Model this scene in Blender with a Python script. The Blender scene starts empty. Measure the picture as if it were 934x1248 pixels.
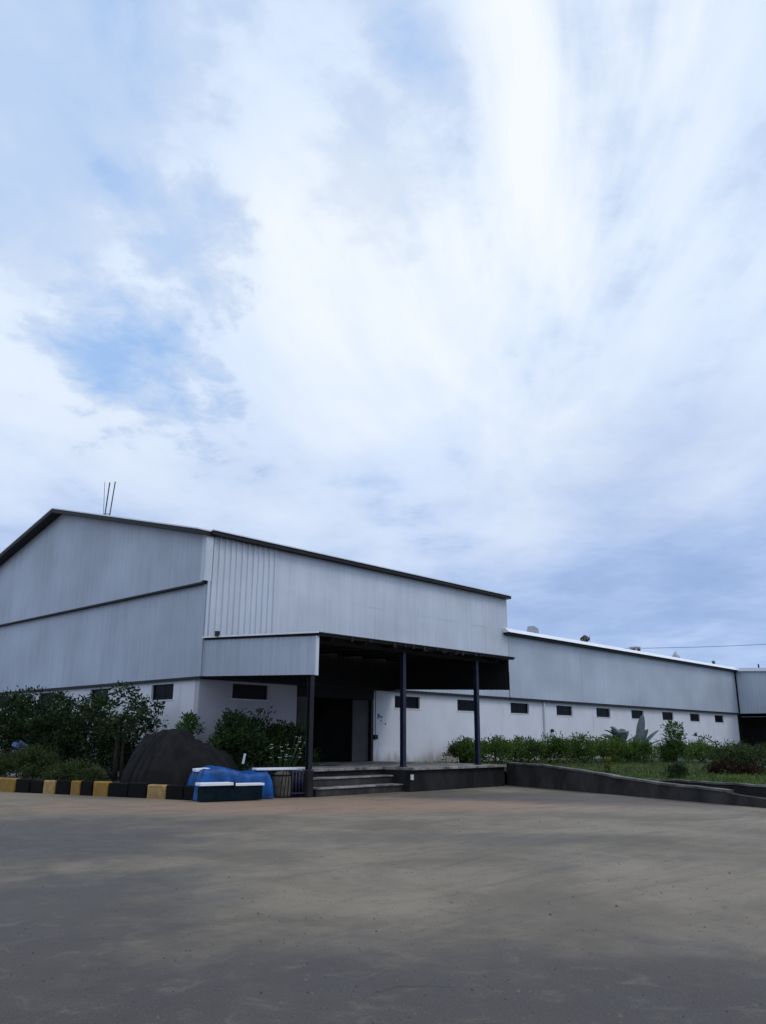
import bpy, bmesh, math, random
from mathutils import Vector, Matrix, noise as mnoise
R = math.radians
rnd = random.Random(7)
scn = bpy.context.scene
COL = scn.collection

# ------------------------------------------------------------------ camera
cam = bpy.data.cameras.new('camera')
cam_o = bpy.data.objects.new('camera', cam); COL.objects.link(cam_o)
cam.sensor_fit = 'VERTICAL'; cam.sensor_height = 36; cam.sensor_width = 36
cam.lens = 36 * 987.26 / 1248
cam.clip_start = 0.1; cam.clip_end = 6000
fw = Vector((0.70237, 0.65875, 0.26968)); rt = Vector((0.68311, -0.73030, 0.00476)); up = Vector((-0.20008, -0.18088, 0.96294))
m = Matrix((rt, up, -fw)).transposed().to_4x4(); m.translation = (-16.0627, -23.4517, 1.6)
cam_o.matrix_world = m
scn.camera = cam_o

# ------------------------------------------------------------------ light
SUN_EL, SUN_DIR = 52, Vector((0.40, -0.92))     # direction towards the sun, in plan
SUN_AZ = math.atan2(SUN_DIR.x, SUN_DIR.y)
scn.view_settings.view_transform = 'Standard'; scn.view_settings.look = 'None'
scn.view_settings.exposure = 0; scn.view_settings.gamma = 1
sun = bpy.data.lights.new('sun', 'SUN'); sun.energy = 0.75; sun.angle = R(20); sun.color = (1, 0.96, 0.9)
sun_o = bpy.data.objects.new('sun', sun); COL.objects.link(sun_o)
d = Vector((SUN_DIR.x * math.cos(R(SUN_EL)), SUN_DIR.y * math.cos(R(SUN_EL)), math.sin(R(SUN_EL))))
sun_o.rotation_euler = d.to_track_quat('Z', 'Y').to_euler(); sun_o.location = (0, -30, 40)

def build_world():
    w = bpy.data.worlds.new('World'); scn.world = w; w.use_nodes = True
    nt = w.node_tree; nt.nodes.clear(); N = nt.nodes.new; L = nt.links.new
    def math_(op, a, b=None, c=None, clamp=False):
        n = N('ShaderNodeMath'); n.operation = op; n.use_clamp = clamp
        for i, v in enumerate((a, b, c)):
            if v is None: continue
            if isinstance(v, (int, float)): n.inputs[i].default_value = v
            else: L(v, n.inputs[i])
        return n.outputs[0]
    def sstep(x, a, b):
        n = N('ShaderNodeMapRange'); n.interpolation_type = 'SMOOTHSTEP'
        L(x, n.inputs[0]); n.inputs[1].default_value = a; n.inputs[2].default_value = b
        return n.outputs[0]
    out = N('ShaderNodeOutputWorld')
    sky = N('ShaderNodeTexSky'); sky.sky_type = 'NISHITA'; sky.sun_disc = False
    sky.sun_elevation = R(SUN_EL); sky.sun_rotation = SUN_AZ; sky.ozone_density = 2.0
    bg1 = N('ShaderNodeBackground'); bg1.inputs[1].default_value = 0.13; L(sky.outputs[0], bg1.inputs[0])
    tc = N('ShaderNodeTexCoord'); D = tc.outputs['Generated']
    sep = N('ShaderNodeSeparateXYZ'); L(D, sep.inputs[0])
    zc = math_('ADD', math_('MAXIMUM', sep.outputs[2], 0.0), 0.14)
    px = math_('DIVIDE', sep.outputs[0], zc); py = math_('DIVIDE', sep.outputs[1], zc)
    # stretch the clouds along the wind, bearing about (0.81, 0.585)
    ca, sa = 0.80, 0.60
    a = math_('ADD', math_('MULTIPLY', px, ca), math_('MULTIPLY', py, sa))
    b = math_('SUBTRACT', math_('MULTIPLY', py, ca), math_('MULTIPLY', px, sa))
    def comb(x, y, z=0.0):
        n = N('ShaderNodeCombineXYZ'); L(x, n.inputs[0]); L(y, n.inputs[1]); n.inputs[2].default_value = z
        return n.outputs[0]
    def noise(vec, scale, detail, rough, dist=0.0):
        n = N('ShaderNodeTexNoise'); n.inputs['Scale'].default_value = scale; n.inputs['Detail'].default_value = detail
        n.inputs['Roughness'].default_value = rough; n.inputs['Distortion'].default_value = dist
        L(vec, n.inputs['Vector']); return n.outputs[0]
    streak = noise(comb(math_('MULTIPLY', a, 0.42), b, 3.1), 2.1, 7, 0.55, 0.5)
    puff = noise(comb(a, b, 9.7), 4.2, 8, 0.6, 0.2)
    big = noise(comb(math_('MULTIPLY', a, 0.6), b, 5.3), 0.8, 3, 0.5)
    fine = noise(comb(a, b, 1.7), 11.0, 6, 0.62, 0.3)
    def blob_dist(v):
        n = N('ShaderNodeVectorMath'); n.operation = 'DISTANCE'; L(D, n.inputs[0]); n.inputs[1].default_value = v
        return n.outputs['Value']
    def blob(v, r0, r1):
        n = N('ShaderNodeVectorMath'); n.operation = 'DISTANCE'; L(D, n.inputs[0]); n.inputs[1].default_value = v
        o = math_('ADD', n.outputs['Value'], math_('ADD', math_('MULTIPLY', math_('SUBTRACT', streak, 0.5), 0.42), math_('ADD', math_('MULTIPLY', math_('SUBTRACT', puff, 0.5), 0.30), math_('MULTIPLY', math_('SUBTRACT', fine, 0.5), 0.22))))
        return math_('SUBTRACT', 1.0, sstep(o, r0, r1))
    # where the cloud deck is thin and the blue shows through
    gap = math_('MULTIPLY', blob((0.403, 0.815, 0.417), 0.0, 0.17), 0.74)
    for v, r1, k in (((0.429, 0.721, 0.544), 0.12, 0.42), ((0.264, 0.772, 0.579), 0.22, 0.34), ((0.30, 0.80, 0.50), 0.16, 0.22),
                     ((0.243, 0.717, 0.654), 0.24, 0.34), ((0.574, 0.55, 0.607), 0.12, 0.13)):
        gap = math_('MAXIMUM', gap, math_('MULTIPLY', blob(v, 0.0, r1), k))
    dens = math_('ADD', math_('MULTIPLY', streak, 0.75), math_('ADD', math_('MULTIPLY', puff, 0.30), math_('MULTIPLY', fine, 0.12)))
    fac = sstep(dens, 0.12, 0.56)
    fac = math_('SUBTRACT', fac, math_('MULTIPLY', gap, math_('ADD', 0.42, math_('MULTIPLY', math_('SUBTRACT', 1.0, puff), 0.75))), clamp=True)
    # cloud colour: white overhead, blue-grey in thick parts and low down
    elev = sstep(math_('ADD', sep.outputs[2], math_('ADD', math_('MULTIPLY', math_('SUBTRACT', big, 0.5), 0.42), math_('MULTIPLY', math_('SUBTRACT', puff, 0.5), 0.14))), 0.10, 0.44)
    thick = sstep(math_('ADD', math_('MULTIPLY', big, 0.5), math_('MULTIPLY', streak, 0.6)), 0.45, 0.70)
    # bright area of thin cloud: a wide glow added, whitest along the streaks
    glow = math_('SUBTRACT', 1.0, sstep(math_('ADD', blob_dist((0.66, 0.44, 0.61)), math_('MULTIPLY', math_('SUBTRACT', puff, 0.5), 0.25)), 0.05, 0.62))
    low = N('ShaderNodeMix'); low.data_type = 'RGBA'; L(sstep(math_('ADD', math_('MULTIPLY', puff, 0.45), math_('MULTIPLY', big, 0.7)), 0.38, 0.80), low.inputs[0])
    low.inputs[6].default_value = (0.32, 0.455, 0.75, 1); low.inputs[7].default_value = (0.455, 0.595, 0.89, 1)
    mx = N('ShaderNodeMix'); mx.data_type = 'RGBA'; L(elev, mx.inputs[0]); L(low.outputs[2], mx.inputs[6])
    mx.inputs[6].default_value = (0.35, 0.50, 0.80, 1); mx.inputs[7].default_value = (0.66, 0.79, 1.0, 1)
    m2 = N('ShaderNodeMix'); m2.data_type = 'RGBA'; L(math_('MULTIPLY', math_('ADD', math_('MULTIPLY', thick, 0.55), math_('MULTIPLY', glow, math_('ADD', 0.25, math_('MULTIPLY', sstep(streak, 0.36, 0.62), 0.75))), clamp=True), elev), m2.inputs[0])
    L(mx.outputs[2], m2.inputs[6]); m2.inputs[7].default_value = (0.91, 0.965, 1.03, 1)
    m3 = N('ShaderNodeMix'); m3.data_type = 'RGBA'; L(math_('SUBTRACT', 1.0, fac, clamp=True), m3.inputs[0]); L(m2.outputs[2], m3.inputs[6]); m3.inputs[7].default_value = (0.19, 0.45, 0.91, 1)   # thin veil lit blue by the clear sky above it
    fac = math_('MAXIMUM', fac, 0.88)
    bg2 = N('ShaderNodeBackground'); L(m3.outputs[2], bg2.inputs[0]); bg2.inputs[1].default_value = 1.0
    ms = N('ShaderNodeMixShader'); L(fac, ms.inputs[0]); L(bg1.outputs[0], ms.inputs[1]); L(bg2.outputs[0], ms.inputs[2])
    L(ms.outputs[0], out.inputs[0])
build_world()

# ------------------------------------------------------------------ materials
def mat(name, col, rough=0.7, metal=0.0, var=0.12, scale=3.0, stretch=(1, 1, 1), bump=0.0, bscale=40.0, col2=None, spec=0.4,
        island=0.0, detail=5, lo=0.35, hi=0.7, thin=0.0):
    M = bpy.data.materials.new(name); M.use_nodes = True
    nt = M.node_tree; N = nt.nodes.new; L = nt.links.new; bs = nt.nodes['Principled BSDF']
    bs.inputs['Roughness'].default_value = rough; bs.inputs['Metallic'].default_value = metal
    bs.inputs['Specular IOR Level'].default_value = spec
    geo = N('ShaderNodeNewGeometry'); mp = N('ShaderNodeMapping'); mp.inputs['Scale'].default_value = stretch
    L(geo.outputs['Position'], mp.inputs[0])
    nz = N('ShaderNodeTexNoise'); nz.inputs['Scale'].default_value = scale; nz.inputs['Detail'].default_value = detail; nz.inputs['Roughness'].default_value = 0.6
    L(mp.outputs[0], nz.inputs['Vector'])
    mr = N('ShaderNodeMapRange'); L(nz.outputs[0], mr.inputs[0]); mr.inputs[1].default_value = lo; mr.inputs[2].default_value = hi
    mx = N('ShaderNodeMix'); mx.data_type = 'RGBA'
    c2 = col2 if col2 else tuple(c * (1 - 2.2 * var) for c in col)
    mx.inputs[6].default_value = (*c2, 1); mx.inputs[7].default_value = (*col, 1)
    L(mr.outputs[0], mx.inputs[0]); colour = mx.outputs[2]
    if island:
        hs = N('ShaderNodeHueSaturation'); L(colour, hs.inputs['Color'])
        r = N('ShaderNodeMapRange'); L(geo.outputs['Random Per Island'], r.inputs[0]); r.inputs[3].default_value = 1 - island; r.inputs[4].default_value = 1 + island
        L(r.outputs[0], hs.inputs['Value'])
        r2 = N('ShaderNodeMapRange'); L(geo.outputs['Random Per Island'], r2.inputs[0]); r2.inputs[3].default_value = 0.475; r2.inputs[4].default_value = 0.515
        L(r2.outputs[0], hs.inputs['Hue']); colour = hs.outputs[0]
    L(colour, bs.inputs['Base Color'])
    if thin:
        tr = N('ShaderNodeBsdfTranslucent'); L(colour, tr.inputs[0]); ms = N('ShaderNodeMixShader'); ms.inputs[0].default_value = thin
        L(bs.outputs[0], ms.inputs[1]); L(tr.outputs[0], ms.inputs[2]); L(ms.outputs[0], nt.nodes['Material Output'].inputs[0])
    if bump:
        n2 = N('ShaderNodeTexNoise'); n2.inputs['Scale'].default_value = bscale; n2.inputs['Detail'].default_value = 6
        L(geo.outputs['Position'], n2.inputs['Vector'])
        bp = N('ShaderNodeBump'); bp.inputs['Strength'].default_value = bump; bp.inputs['Distance'].default_value = 0.02
        L(n2.outputs[0], bp.inputs['Height']); L(bp.outputs[0], bs.inputs['Normal'])
    return M

def cladding_mat(name, col, dirt):
    """painted sheet: vertical rain streaks and broad weathering, a little tone change from sheet to sheet"""
    M = bpy.data.materials.new(name); M.use_nodes = True
    nt = M.node_tree; N = nt.nodes.new; L = nt.links.new; bs = nt.nodes['Principled BSDF']
    bs.inputs['Roughness'].default_value = 0.5; bs.inputs['Metallic'].default_value = 0.15
    geo = N('ShaderNodeNewGeometry'); oi = N('ShaderNodeObjectInfo')
    def nz(stretch, scale, detail):
        mp = N('ShaderNodeMapping'); mp.inputs['Scale'].default_value = stretch; L(geo.outputs['Position'], mp.inputs[0])
        n = N('ShaderNodeTexNoise'); n.inputs['Scale'].default_value = scale; n.inputs['Detail'].default_value = detail
        L(mp.outputs[0], n.inputs['Vector']); return n.outputs[0]
    def rng(v, a, b, c=0.0, e=1.0):
        r = N('ShaderNodeMapRange'); L(v, r.inputs[0]); r.inputs[1].default_value = a; r.inputs[2].default_value = b
        r.inputs[3].default_value = c; r.inputs[4].default_value = e; return r.outputs[0]
    st = rng(nz((3.2, 3.2, 0.16), 2.2, 6), 0.42, 0.75)
    wd = rng(nz((0.25, 0.25, 0.3), 1.2, 4), 0.35, 0.7)
    mx = N('ShaderNodeMix'); mx.data_type = 'RGBA'; L(st, mx.inputs[0]); mx.inputs[6].default_value = (*col, 1); mx.inputs[7].default_value = (*dirt, 1)
    m2 = N('ShaderNodeMix'); m2.data_type = 'RGBA'; m2.blend_type = 'MULTIPLY'; m2.inputs[0].default_value = 1
    L(mx.outputs[2], m2.inputs[6]); v = N('ShaderNodeCombineColor'); w = rng(wd, 0, 1, 0.78, 1.0)
    mu = N('ShaderNodeMath'); mu.operation = 'MULTIPLY'; L(w, mu.inputs[0]); L(rng(oi.outputs['Random'], 0, 1, 0.965, 1.0), mu.inputs[1])
    for i in range(3): L(mu.outputs[0], v.inputs[i])
    L(v.outputs[0], m2.inputs[7]); L(m2.outputs[2], bs.inputs['Base Color'])
    bp = N('ShaderNodeBump'); bp.inputs['Strength'].default_value = 0.25; bp.inputs['Distance'].default_value = 0.03
    L(nz((0.8, 0.8, 0.25), 1.5, 3), bp.inputs['Height']); L(bp.outputs[0], bs.inputs['Normal'])
    return M

def ground_mat():
    M = bpy.data.materials.new('yard_concrete'); M.use_nodes = True
    nt = M.node_tree; N = nt.nodes.new; L = nt.links.new; bs = nt.nodes['Principled BSDF']
    geo = N('ShaderNodeNewGeometry'); P = geo.outputs['Position']
    def nz(scale, detail=6, stretch=(1, 1, 1), dist=0.0, rough=0.6):
        mp = N('ShaderNodeMapping'); mp.inputs['Scale'].default_value = stretch; L(P, mp.inputs[0])
        n = N('ShaderNodeTexNoise'); n.inputs['Scale'].default_value = scale; n.inputs['Detail'].default_value = detail
        n.inputs['Distortion'].default_value = dist; n.inputs['Roughness'].default_value = rough
        L(mp.outputs[0], n.inputs['Vector']); return n.outputs[0]
    def ma(op, a, b, clamp=False):
        n = N('ShaderNodeMath'); n.operation = op; n.use_clamp = clamp
        for i, v in enumerate((a, b)):
            if isinstance(v, (int, float)): n.inputs[i].default_value = v
            else: L(v, n.inputs[i])
        return n.outputs[0]
    def ss(x, a, b):
        r = N('ShaderNodeMapRange'); r.interpolation_type = 'SMOOTHSTEP'; L(x, r.inputs[0]); r.inputs[1].default_value = a; r.inputs[2].default_value = b
        return r.outputs[0]
    warp = nz(0.5, 5); warp2 = nz(1.6, 6)
    def patch(x, y, ax, ay, ang, soft=0.45):
        """a worn with its own ragged outline, lying on the yard"""
        mp = N('ShaderNodeMapping'); mp.vector_type = 'TEXTURE'; mp.inputs['Location'].default_value = (x, y, 0)
        mp.inputs['Rotation'].default_value = (0, 0, ang); mp.inputs['Scale'].default_value = (ax, ay, 1); L(P, mp.inputs[0])
        ln = N('ShaderNodeVectorMath'); ln.operation = 'LENGTH'; L(mp.outputs[0], ln.inputs[0])
        v = ma('ADD', ln.outputs['Value'], ma('ADD', ma('MULTIPLY', ma('SUBTRACT', warp, 0.5), 1.6), ma('MULTIPLY', ma('SUBTRACT', warp2, 0.5), 0.9)))
        return ma('SUBTRACT', 1.0, ss(v, 1.0 - soft, 1.0 + soft))
    def mix(f, c1, c2):
        m_ = N('ShaderNodeMix'); m_.data_type = 'RGBA'
        if isinstance(f, float): m_.inputs[0].default_value = f
        else: L(f, m_.inputs[0])
        for i, c in ((6, c1), (7, c2)):
            if isinstance(c, tuple): m_.inputs[i].default_value = (*c, 1)
            else: L(c, m_.inputs[i])
        return m_.outputs[2]
    base = mix(ss(nz(0.35, 8, dist=0.6, rough=0.65), 0.36, 0.66), (0.148, 0.124, 0.094), (0.245, 0.206, 0.154))
    # tan dust near the kerb and before the dock
    base = mix(ma('MULTIPLY', patch(-1.2, -7.9, 7.5, 2.3, 0.9 - 1.57), 0.95), base, (0.30, 0.20, 0.14))
    base = mix(ma('MULTIPLY', patch(-5.3, -1.5, 4.5, 0.7, -1.27), 0.7), base, (0.25, 0.20, 0.14))
    # damp tarry ground; the nearest patches also paint in lens vignetting
    vr = -0.82
    base = mix(ma('MULTIPLY', patch(-10.6, -9.2, 3.8, 4.2, vr, 0.5), 0.80), base, (0.066, 0.063, 0.066))
    base = mix(ma('MULTIPLY', patch(-14.5, -16.6, 3.0, 4.5, vr, 0.4), 0.75), base, (0.066, 0.062, 0.062))
    base = mix(ma('MULTIPLY', patch(-12.6, -20.2, 6.2, 2.5, vr, 0.62), 0.85), base, (0.064, 0.056, 0.055))
    base = mix(ma('MULTIPLY', patch(-9.4, -21.6, 3.0, 0.9, vr, 0.3), 0.6), base, (0.066, 0.060, 0.058))
    base = mix(ma('MULTIPLY', patch(5.0, -10.3, 4.5, 2.0, -1.2), 0.8), base, (0.088, 0.078, 0.074))
    base = mix(ma('MULTIPLY', patch(-4.5, -14.5, 4.0, 0.8, vr, 0.5), 0.5), base, (0.10, 0.09, 0.08))
    # streaks dragged by tyres, scuffs, aggregate
    base = mix(ma('MULTIPLY', ss(nz(1.1, 7, (0.3, 1.5, 1), 1.2, 0.68), 0.46, 0.72), 0.45), base, (0.078, 0.072, 0.068))
    base = mix(ma('MULTIPLY', ss(nz(3.2, 8, dist=0.8, rough=0.72), 0.52, 0.70), 0.35), base, (0.225, 0.19, 0.142))
    base = mix(ma('MULTIPLY', ss(nz(5.5, 7, dist=0.5, rough=0.7), 0.55, 0.68), 0.40), base, (0.060, 0.055, 0.052))
    base = mix(ma('MULTIPLY', ss(nz(60, 2, rough=0.6), 0.60, 0.70), 0.40), base, (0.26, 0.24, 0.21))
    base = mix(ma('MULTIPLY', ss(nz(85, 2, rough=0.6), 0.60, 0.70), 0.45), base, (0.045, 0.042, 0.04))
    vo = N('ShaderNodeTexVoronoi'); vo.feature = 'DISTANCE_TO_EDGE'; vo.inputs['Scale'].default_value = 0.13
    wv = N('ShaderNodeVectorMath'); wv.operation = 'ADD'; L(P, wv.inputs[0])
    nn = N('ShaderNodeTexNoise'); nn.inputs['Scale'].default_value = 0.9; nn.inputs['Detail'].default_value = 6; L(P, nn.inputs['Vector'])
    sc = N('ShaderNodeVectorMath'); sc.operation = 'SCALE'; sc.inputs['Scale'].default_value = 2.2; L(nn.outputs[1], sc.inputs[0]); L(sc.outputs[0], wv.inputs[1])
    L(wv.outputs[0], vo.inputs['Vector'])
    crack = ma('MULTIPLY', ma('SUBTRACT', 1.0, ss(vo.outputs['Distance'], 0.0, 0.004)), ss(nz(0.3, 3), 0.56, 0.66))
    base = mix(ma('MULTIPLY', crack, 0.35), base, (0.03, 0.03, 0.03))
    L(base, bs.inputs['Base Color'])
    rr = N('ShaderNodeMapRange'); L(nz(0.5, 5), rr.inputs[0]); rr.inputs[1].default_value = 0.3; rr.inputs[2].default_value = 0.7; rr.inputs[3].default_value = 0.62; rr.inputs[4].default_value = 0.85
    L(rr.outputs[0], bs.inputs['Roughness']); bs.inputs['Specular IOR Level'].default_value = 0.25
    h = ma('ADD', ma('MULTIPLY', nz(30, 6, rough=0.7), 0.6), ma('ADD', ma('MULTIPLY', nz(2.5, 6), 1.4), ma('MULTIPLY', crack, -0.8)))
    bp = N('ShaderNodeBump'); bp.inputs['Strength'].default_value = 0.8; bp.inputs['Distance'].default_value = 0.02
    L(h, bp.inputs['Height']); L(bp.outputs[0], bs.inputs['Normal'])
    return M

def plaster_mat(name, col, stain):
    """limewashed wall: faint blotches, splash-back dirt low down, rain runs"""
    M = mat(name, col, 0.8, 0, 0.05, 0.9, (1, 1, 0.6), 0.15, 25)
    nt = M.node_tree; N = nt.nodes.new; L = nt.links.new; bs = nt.nodes['Principled BSDF']
    prev = bs.inputs['Base Color'].links[0].from_socket
    geo = N('ShaderNodeNewGeometry'); sep = N('ShaderNodeSeparateXYZ'); L(geo.outputs['Position'], sep.inputs[0])
    n = N('ShaderNodeTexNoise'); n.inputs['Scale'].default_value = 1.8; n.inputs['Detail'].default_value = 7
    mp = N('ShaderNodeMapping'); mp.inputs['Scale'].default_value = (1.5, 1.5, 0.3); L(geo.outputs['Position'], mp.inputs[0]); L(mp.outputs[0], n.inputs['Vector'])
    ad = N('ShaderNodeMath'); ad.operation = 'MULTIPLY_ADD'; L(n.outputs[0], ad.inputs[0]); ad.inputs[1].default_value = -1.3; L(sep.outputs[2], ad.inputs[2])
    mr = N('ShaderNodeMapRange'); mr.interpolation_type = 'SMOOTHSTEP'; L(ad.outputs[0], mr.inputs[0]); mr.inputs[1].default_value = 0.45; mr.inputs[2].default_value = -0.05
    mr.inputs[3].default_value = 0; mr.inputs[4].default_value = 0.75
    r2 = N('ShaderNodeMapRange'); r2.interpolation_type = 'SMOOTHSTEP'; L(n.outputs[0], r2.inputs[0]); r2.inputs[1].default_value = 0.6; r2.inputs[2].default_value = 0.8; r2.inputs[4].default_value = 0.35
    mm = N('ShaderNodeMath'); mm.operation = 'MAXIMUM'; L(mr.outputs[0], mm.inputs[0]); L(r2.outputs[0], mm.inputs[1])
    mx = N('ShaderNodeMix'); mx.data_type = 'RGBA'; L(mm.outputs[0], mx.inputs[0]); L(prev, mx.inputs[6]); mx.inputs[7].default_value = (*stain, 1)
    L(mx.outputs[2], bs.inputs['Base Color'])
    return M

MT = dict(
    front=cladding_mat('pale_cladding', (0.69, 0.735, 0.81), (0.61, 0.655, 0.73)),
    gable=cladding_mat('shaded_cladding', (0.51, 0.565, 0.65), (0.435, 0.485, 0.565)),  # base tone darkened to carry the shade of the gable side
    wing=cladding_mat('grey_cladding', (0.56, 0.615, 0.70), (0.52, 0.57, 0.65)),
    white=plaster_mat('limewash', (0.74, 0.75, 0.80), (0.36, 0.31, 0.26)),
    shaded_white=plaster_mat('shaded_limewash', (0.50, 0.48, 0.52), (0.27, 0.24, 0.22)),  # the white wall again, with canopy shade mixed into its colour
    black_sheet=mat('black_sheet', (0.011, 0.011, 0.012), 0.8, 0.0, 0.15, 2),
    dark_paint=mat('dark_painted_steel_and_shadow', (0.012, 0.013, 0.018), 0.6, 0.1, 0.2, 3),
    navy=mat('navy_steel', (0.020, 0.024, 0.055), 0.45, 0.1, 0.2, 4),
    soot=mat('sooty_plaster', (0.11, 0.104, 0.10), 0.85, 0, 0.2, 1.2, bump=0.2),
    flash=mat('white_flashing', (0.86, 0.88, 0.92), 0.35, 0.0, 0.04, 2),
    roof=mat('white_roof_sheet', (0.80, 0.82, 0.86), 0.4, 0.1, 0.06, 1),
    glass=mat('dark_glass', (0.005, 0.006, 0.008), 0.3, 0, 0.1, 2, spec=0.08),
    frame=mat('window_frame_steel', (0.012, 0.013, 0.016), 0.6, 0.1, 0.1),
    sill=mat('sill_plaster', (0.62, 0.62, 0.62), 0.8, 0, 0.1, 4, bump=0.2),
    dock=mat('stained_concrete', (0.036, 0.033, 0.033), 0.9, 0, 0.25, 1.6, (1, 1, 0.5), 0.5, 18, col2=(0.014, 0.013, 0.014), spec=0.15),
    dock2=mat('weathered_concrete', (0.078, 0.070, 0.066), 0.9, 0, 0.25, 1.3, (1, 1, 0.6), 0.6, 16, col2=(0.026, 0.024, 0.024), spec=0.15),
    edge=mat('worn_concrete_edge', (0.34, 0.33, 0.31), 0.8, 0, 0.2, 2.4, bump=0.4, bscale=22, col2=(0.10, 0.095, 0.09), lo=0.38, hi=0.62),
    coping=mat('mossy_coping', (0.20, 0.19, 0.175), 0.85, 0, 0.2, 1.4, bump=0.4, bscale=22, col2=(0.05, 0.052, 0.042), lo=0.38, hi=0.66),
    kerb_y=mat('yellow_kerb_paint', (0.34, 0.19, 0.02), 0.7, 0, 0.2, 6, bump=0.3, bscale=30, col2=(0.22, 0.13, 0.03)),
    kerb_p=mat('faded_kerb_paint', (0.47, 0.31, 0.10), 0.7, 0, 0.2, 6, bump=0.3, bscale=30, col2=(0.26, 0.17, 0.07)),
    kerb_k=mat('black_kerb_paint', (0.008, 0.008, 0.009), 0.8, 0, 0.2, 6, spec=0.15, bump=0.3, bscale=30),
    soil=mat('bed_soil', (0.055, 0.045, 0.032), 0.95, 0, 0.2, 2, bump=0.6, bscale=14),
    lawn=mat('lawn_soil', (0.045, 0.058, 0.022), 0.95, 0, 0.2, 1.5, bump=0.6, bscale=14),
    tarp=mat('black_tarpaulin', (0.0115, 0.011, 0.0115), 0.7, 0, 0.2, 2, bump=0.6, bscale=6, spec=0.14),
    blue=mat('blue_tarpaulin', (0.008, 0.105, 0.38), 0.42, 0, 0.3, 3, bump=0.6, bscale=7, spec=0.2),
    teal=mat('faded_print', (0.03, 0.20, 0.30), 0.45, 0, 0.2, 6),
    board=mat('white_board', (0.84, 0.86, 0.92), 0.45, 0, 0.04, 4),
    crate=mat('dark_crate', (0.006, 0.016, 0.024), 0.85, 0, 0.2, 5, spec=0.1),
    drum=mat('tan_drum', (0.13, 0.115, 0.085), 0.75, 0, 0.25, 6, bump=0.2),
    rust=mat('rusty_steel', (0.06, 0.04, 0.03), 0.8, 0.1, 0.25, 12),
    galv=mat('galvanised', (0.42, 0.44, 0.47), 0.45, 0.5, 0.15, 6),
    lilac=mat('lilac_plastic', (0.20, 0.24, 0.62), 0.45, 0, 0.15, 6),
    petal=mat('white_petal', (0.80, 0.80, 0.80), 0.7, 0, 0.03, 8),
    bark=mat('bark', (0.055, 0.045, 0.036), 0.9, 0, 0.25, 9, bump=0.5),
    lf_tree=mat('tree_leaf', (0.042, 0.080, 0.024), 0.55, 0, 0.25, 2.2, spec=0.15, island=0.45, col2=(0.016, 0.033, 0.012), thin=0.2),
    lf_shrub=mat('shrub_leaf', (0.052, 0.102, 0.025), 0.5, 0, 0.25, 2.2, spec=0.15, island=0.45, col2=(0.016, 0.034, 0.012), thin=0.15),
    lf_hedge=mat('hedge_leaf', (0.110, 0.190, 0.034), 0.5, 0, 0.25, 1.2, spec=0.15, island=0.45, col2=(0.045, 0.085, 0.020), thin=0.3),
    lf_bright=mat('bright_leaf', (0.070, 0.150, 0.034), 0.5, 0, 0.2, 2, spec=0.15, island=0.4, thin=0.2),
    lf_clip=mat('clipped_leaf', (0.062, 0.092, 0.026), 0.55, 0, 0.25, 3, spec=0.15, island=0.4, thin=0.15),
    lf_grey=mat('grey_green_leaf', (0.20, 0.25, 0.25), 0.5, 0, 0.2, 3, spec=0.15, island=0.3, thin=0.15),
    lf_dark=mat('dark_leaf', (0.014, 0.026, 0.014), 0.4, 0, 0.2, 3, spec=0.15, island=0.3),
    lf_red=mat('reddish_leaf', (0.045, 0.022, 0.012), 0.6, 0, 0.2, 3, spec=0.15, island=0.4),
    lf_yel=mat('yellow_green_leaf', (0.17, 0.20, 0.035), 0.5, 0, 0.2, 3, spec=0.15, island=0.3, thin=0.2),
    grass=mat('grass_blade', (0.105, 0.175, 0.024), 0.6, 0, 0.25, 0.7, island=0.4, col2=(0.055, 0.085, 0.016), thin=0.2),
    cable=mat('cable', (0.05, 0.05, 0.06), 0.6),
    conc_pole=mat('pole_concrete', (0.25, 0.25, 0.25), 0.8),
    stain=mat('ink_stain', (0.22, 0.20, 0.42), 0.8, 0, 0.2, 6),
)

# ------------------------------------------------------------------ helpers
def link(o, parent=None):
    COL.objects.link(o)
    if parent is not None: o.parent = parent
    return o
def tag(o, label=None, cat=None, group=None, kind=None):
    if label: o['label'] = label
    if cat: o['category'] = cat
    if group: o['group'] = group
    if kind: o['kind'] = kind
    return o
def thing(name, label, cat, loc=(0, 0, 0), group=None, rz=0):
    o = bpy.data.objects.new(name, None); o.empty_display_size = 0.3; o.location = loc; o.rotation_euler = (0, 0, rz)
    link(o); return tag(o, label, cat, group)
def mesh_obj(name, verts, faces, material, parent=None, smooth=False, fix=True):
    me = bpy.data.meshes.new(name); me.from_pydata([tuple(v) for v in verts], [], faces)
    if fix:
        bm = bmesh.new(); bm.from_mesh(me); bmesh.ops.recalc_face_normals(bm, faces=bm.faces); bm.to_mesh(me); bm.free()
    if smooth: me.polygons.foreach_set('use_smooth', [True] * len(me.polygons))
    me.materials.append(MT[material] if isinstance(material, str) else material)
    return link(bpy.data.objects.new(name, me), parent)
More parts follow.
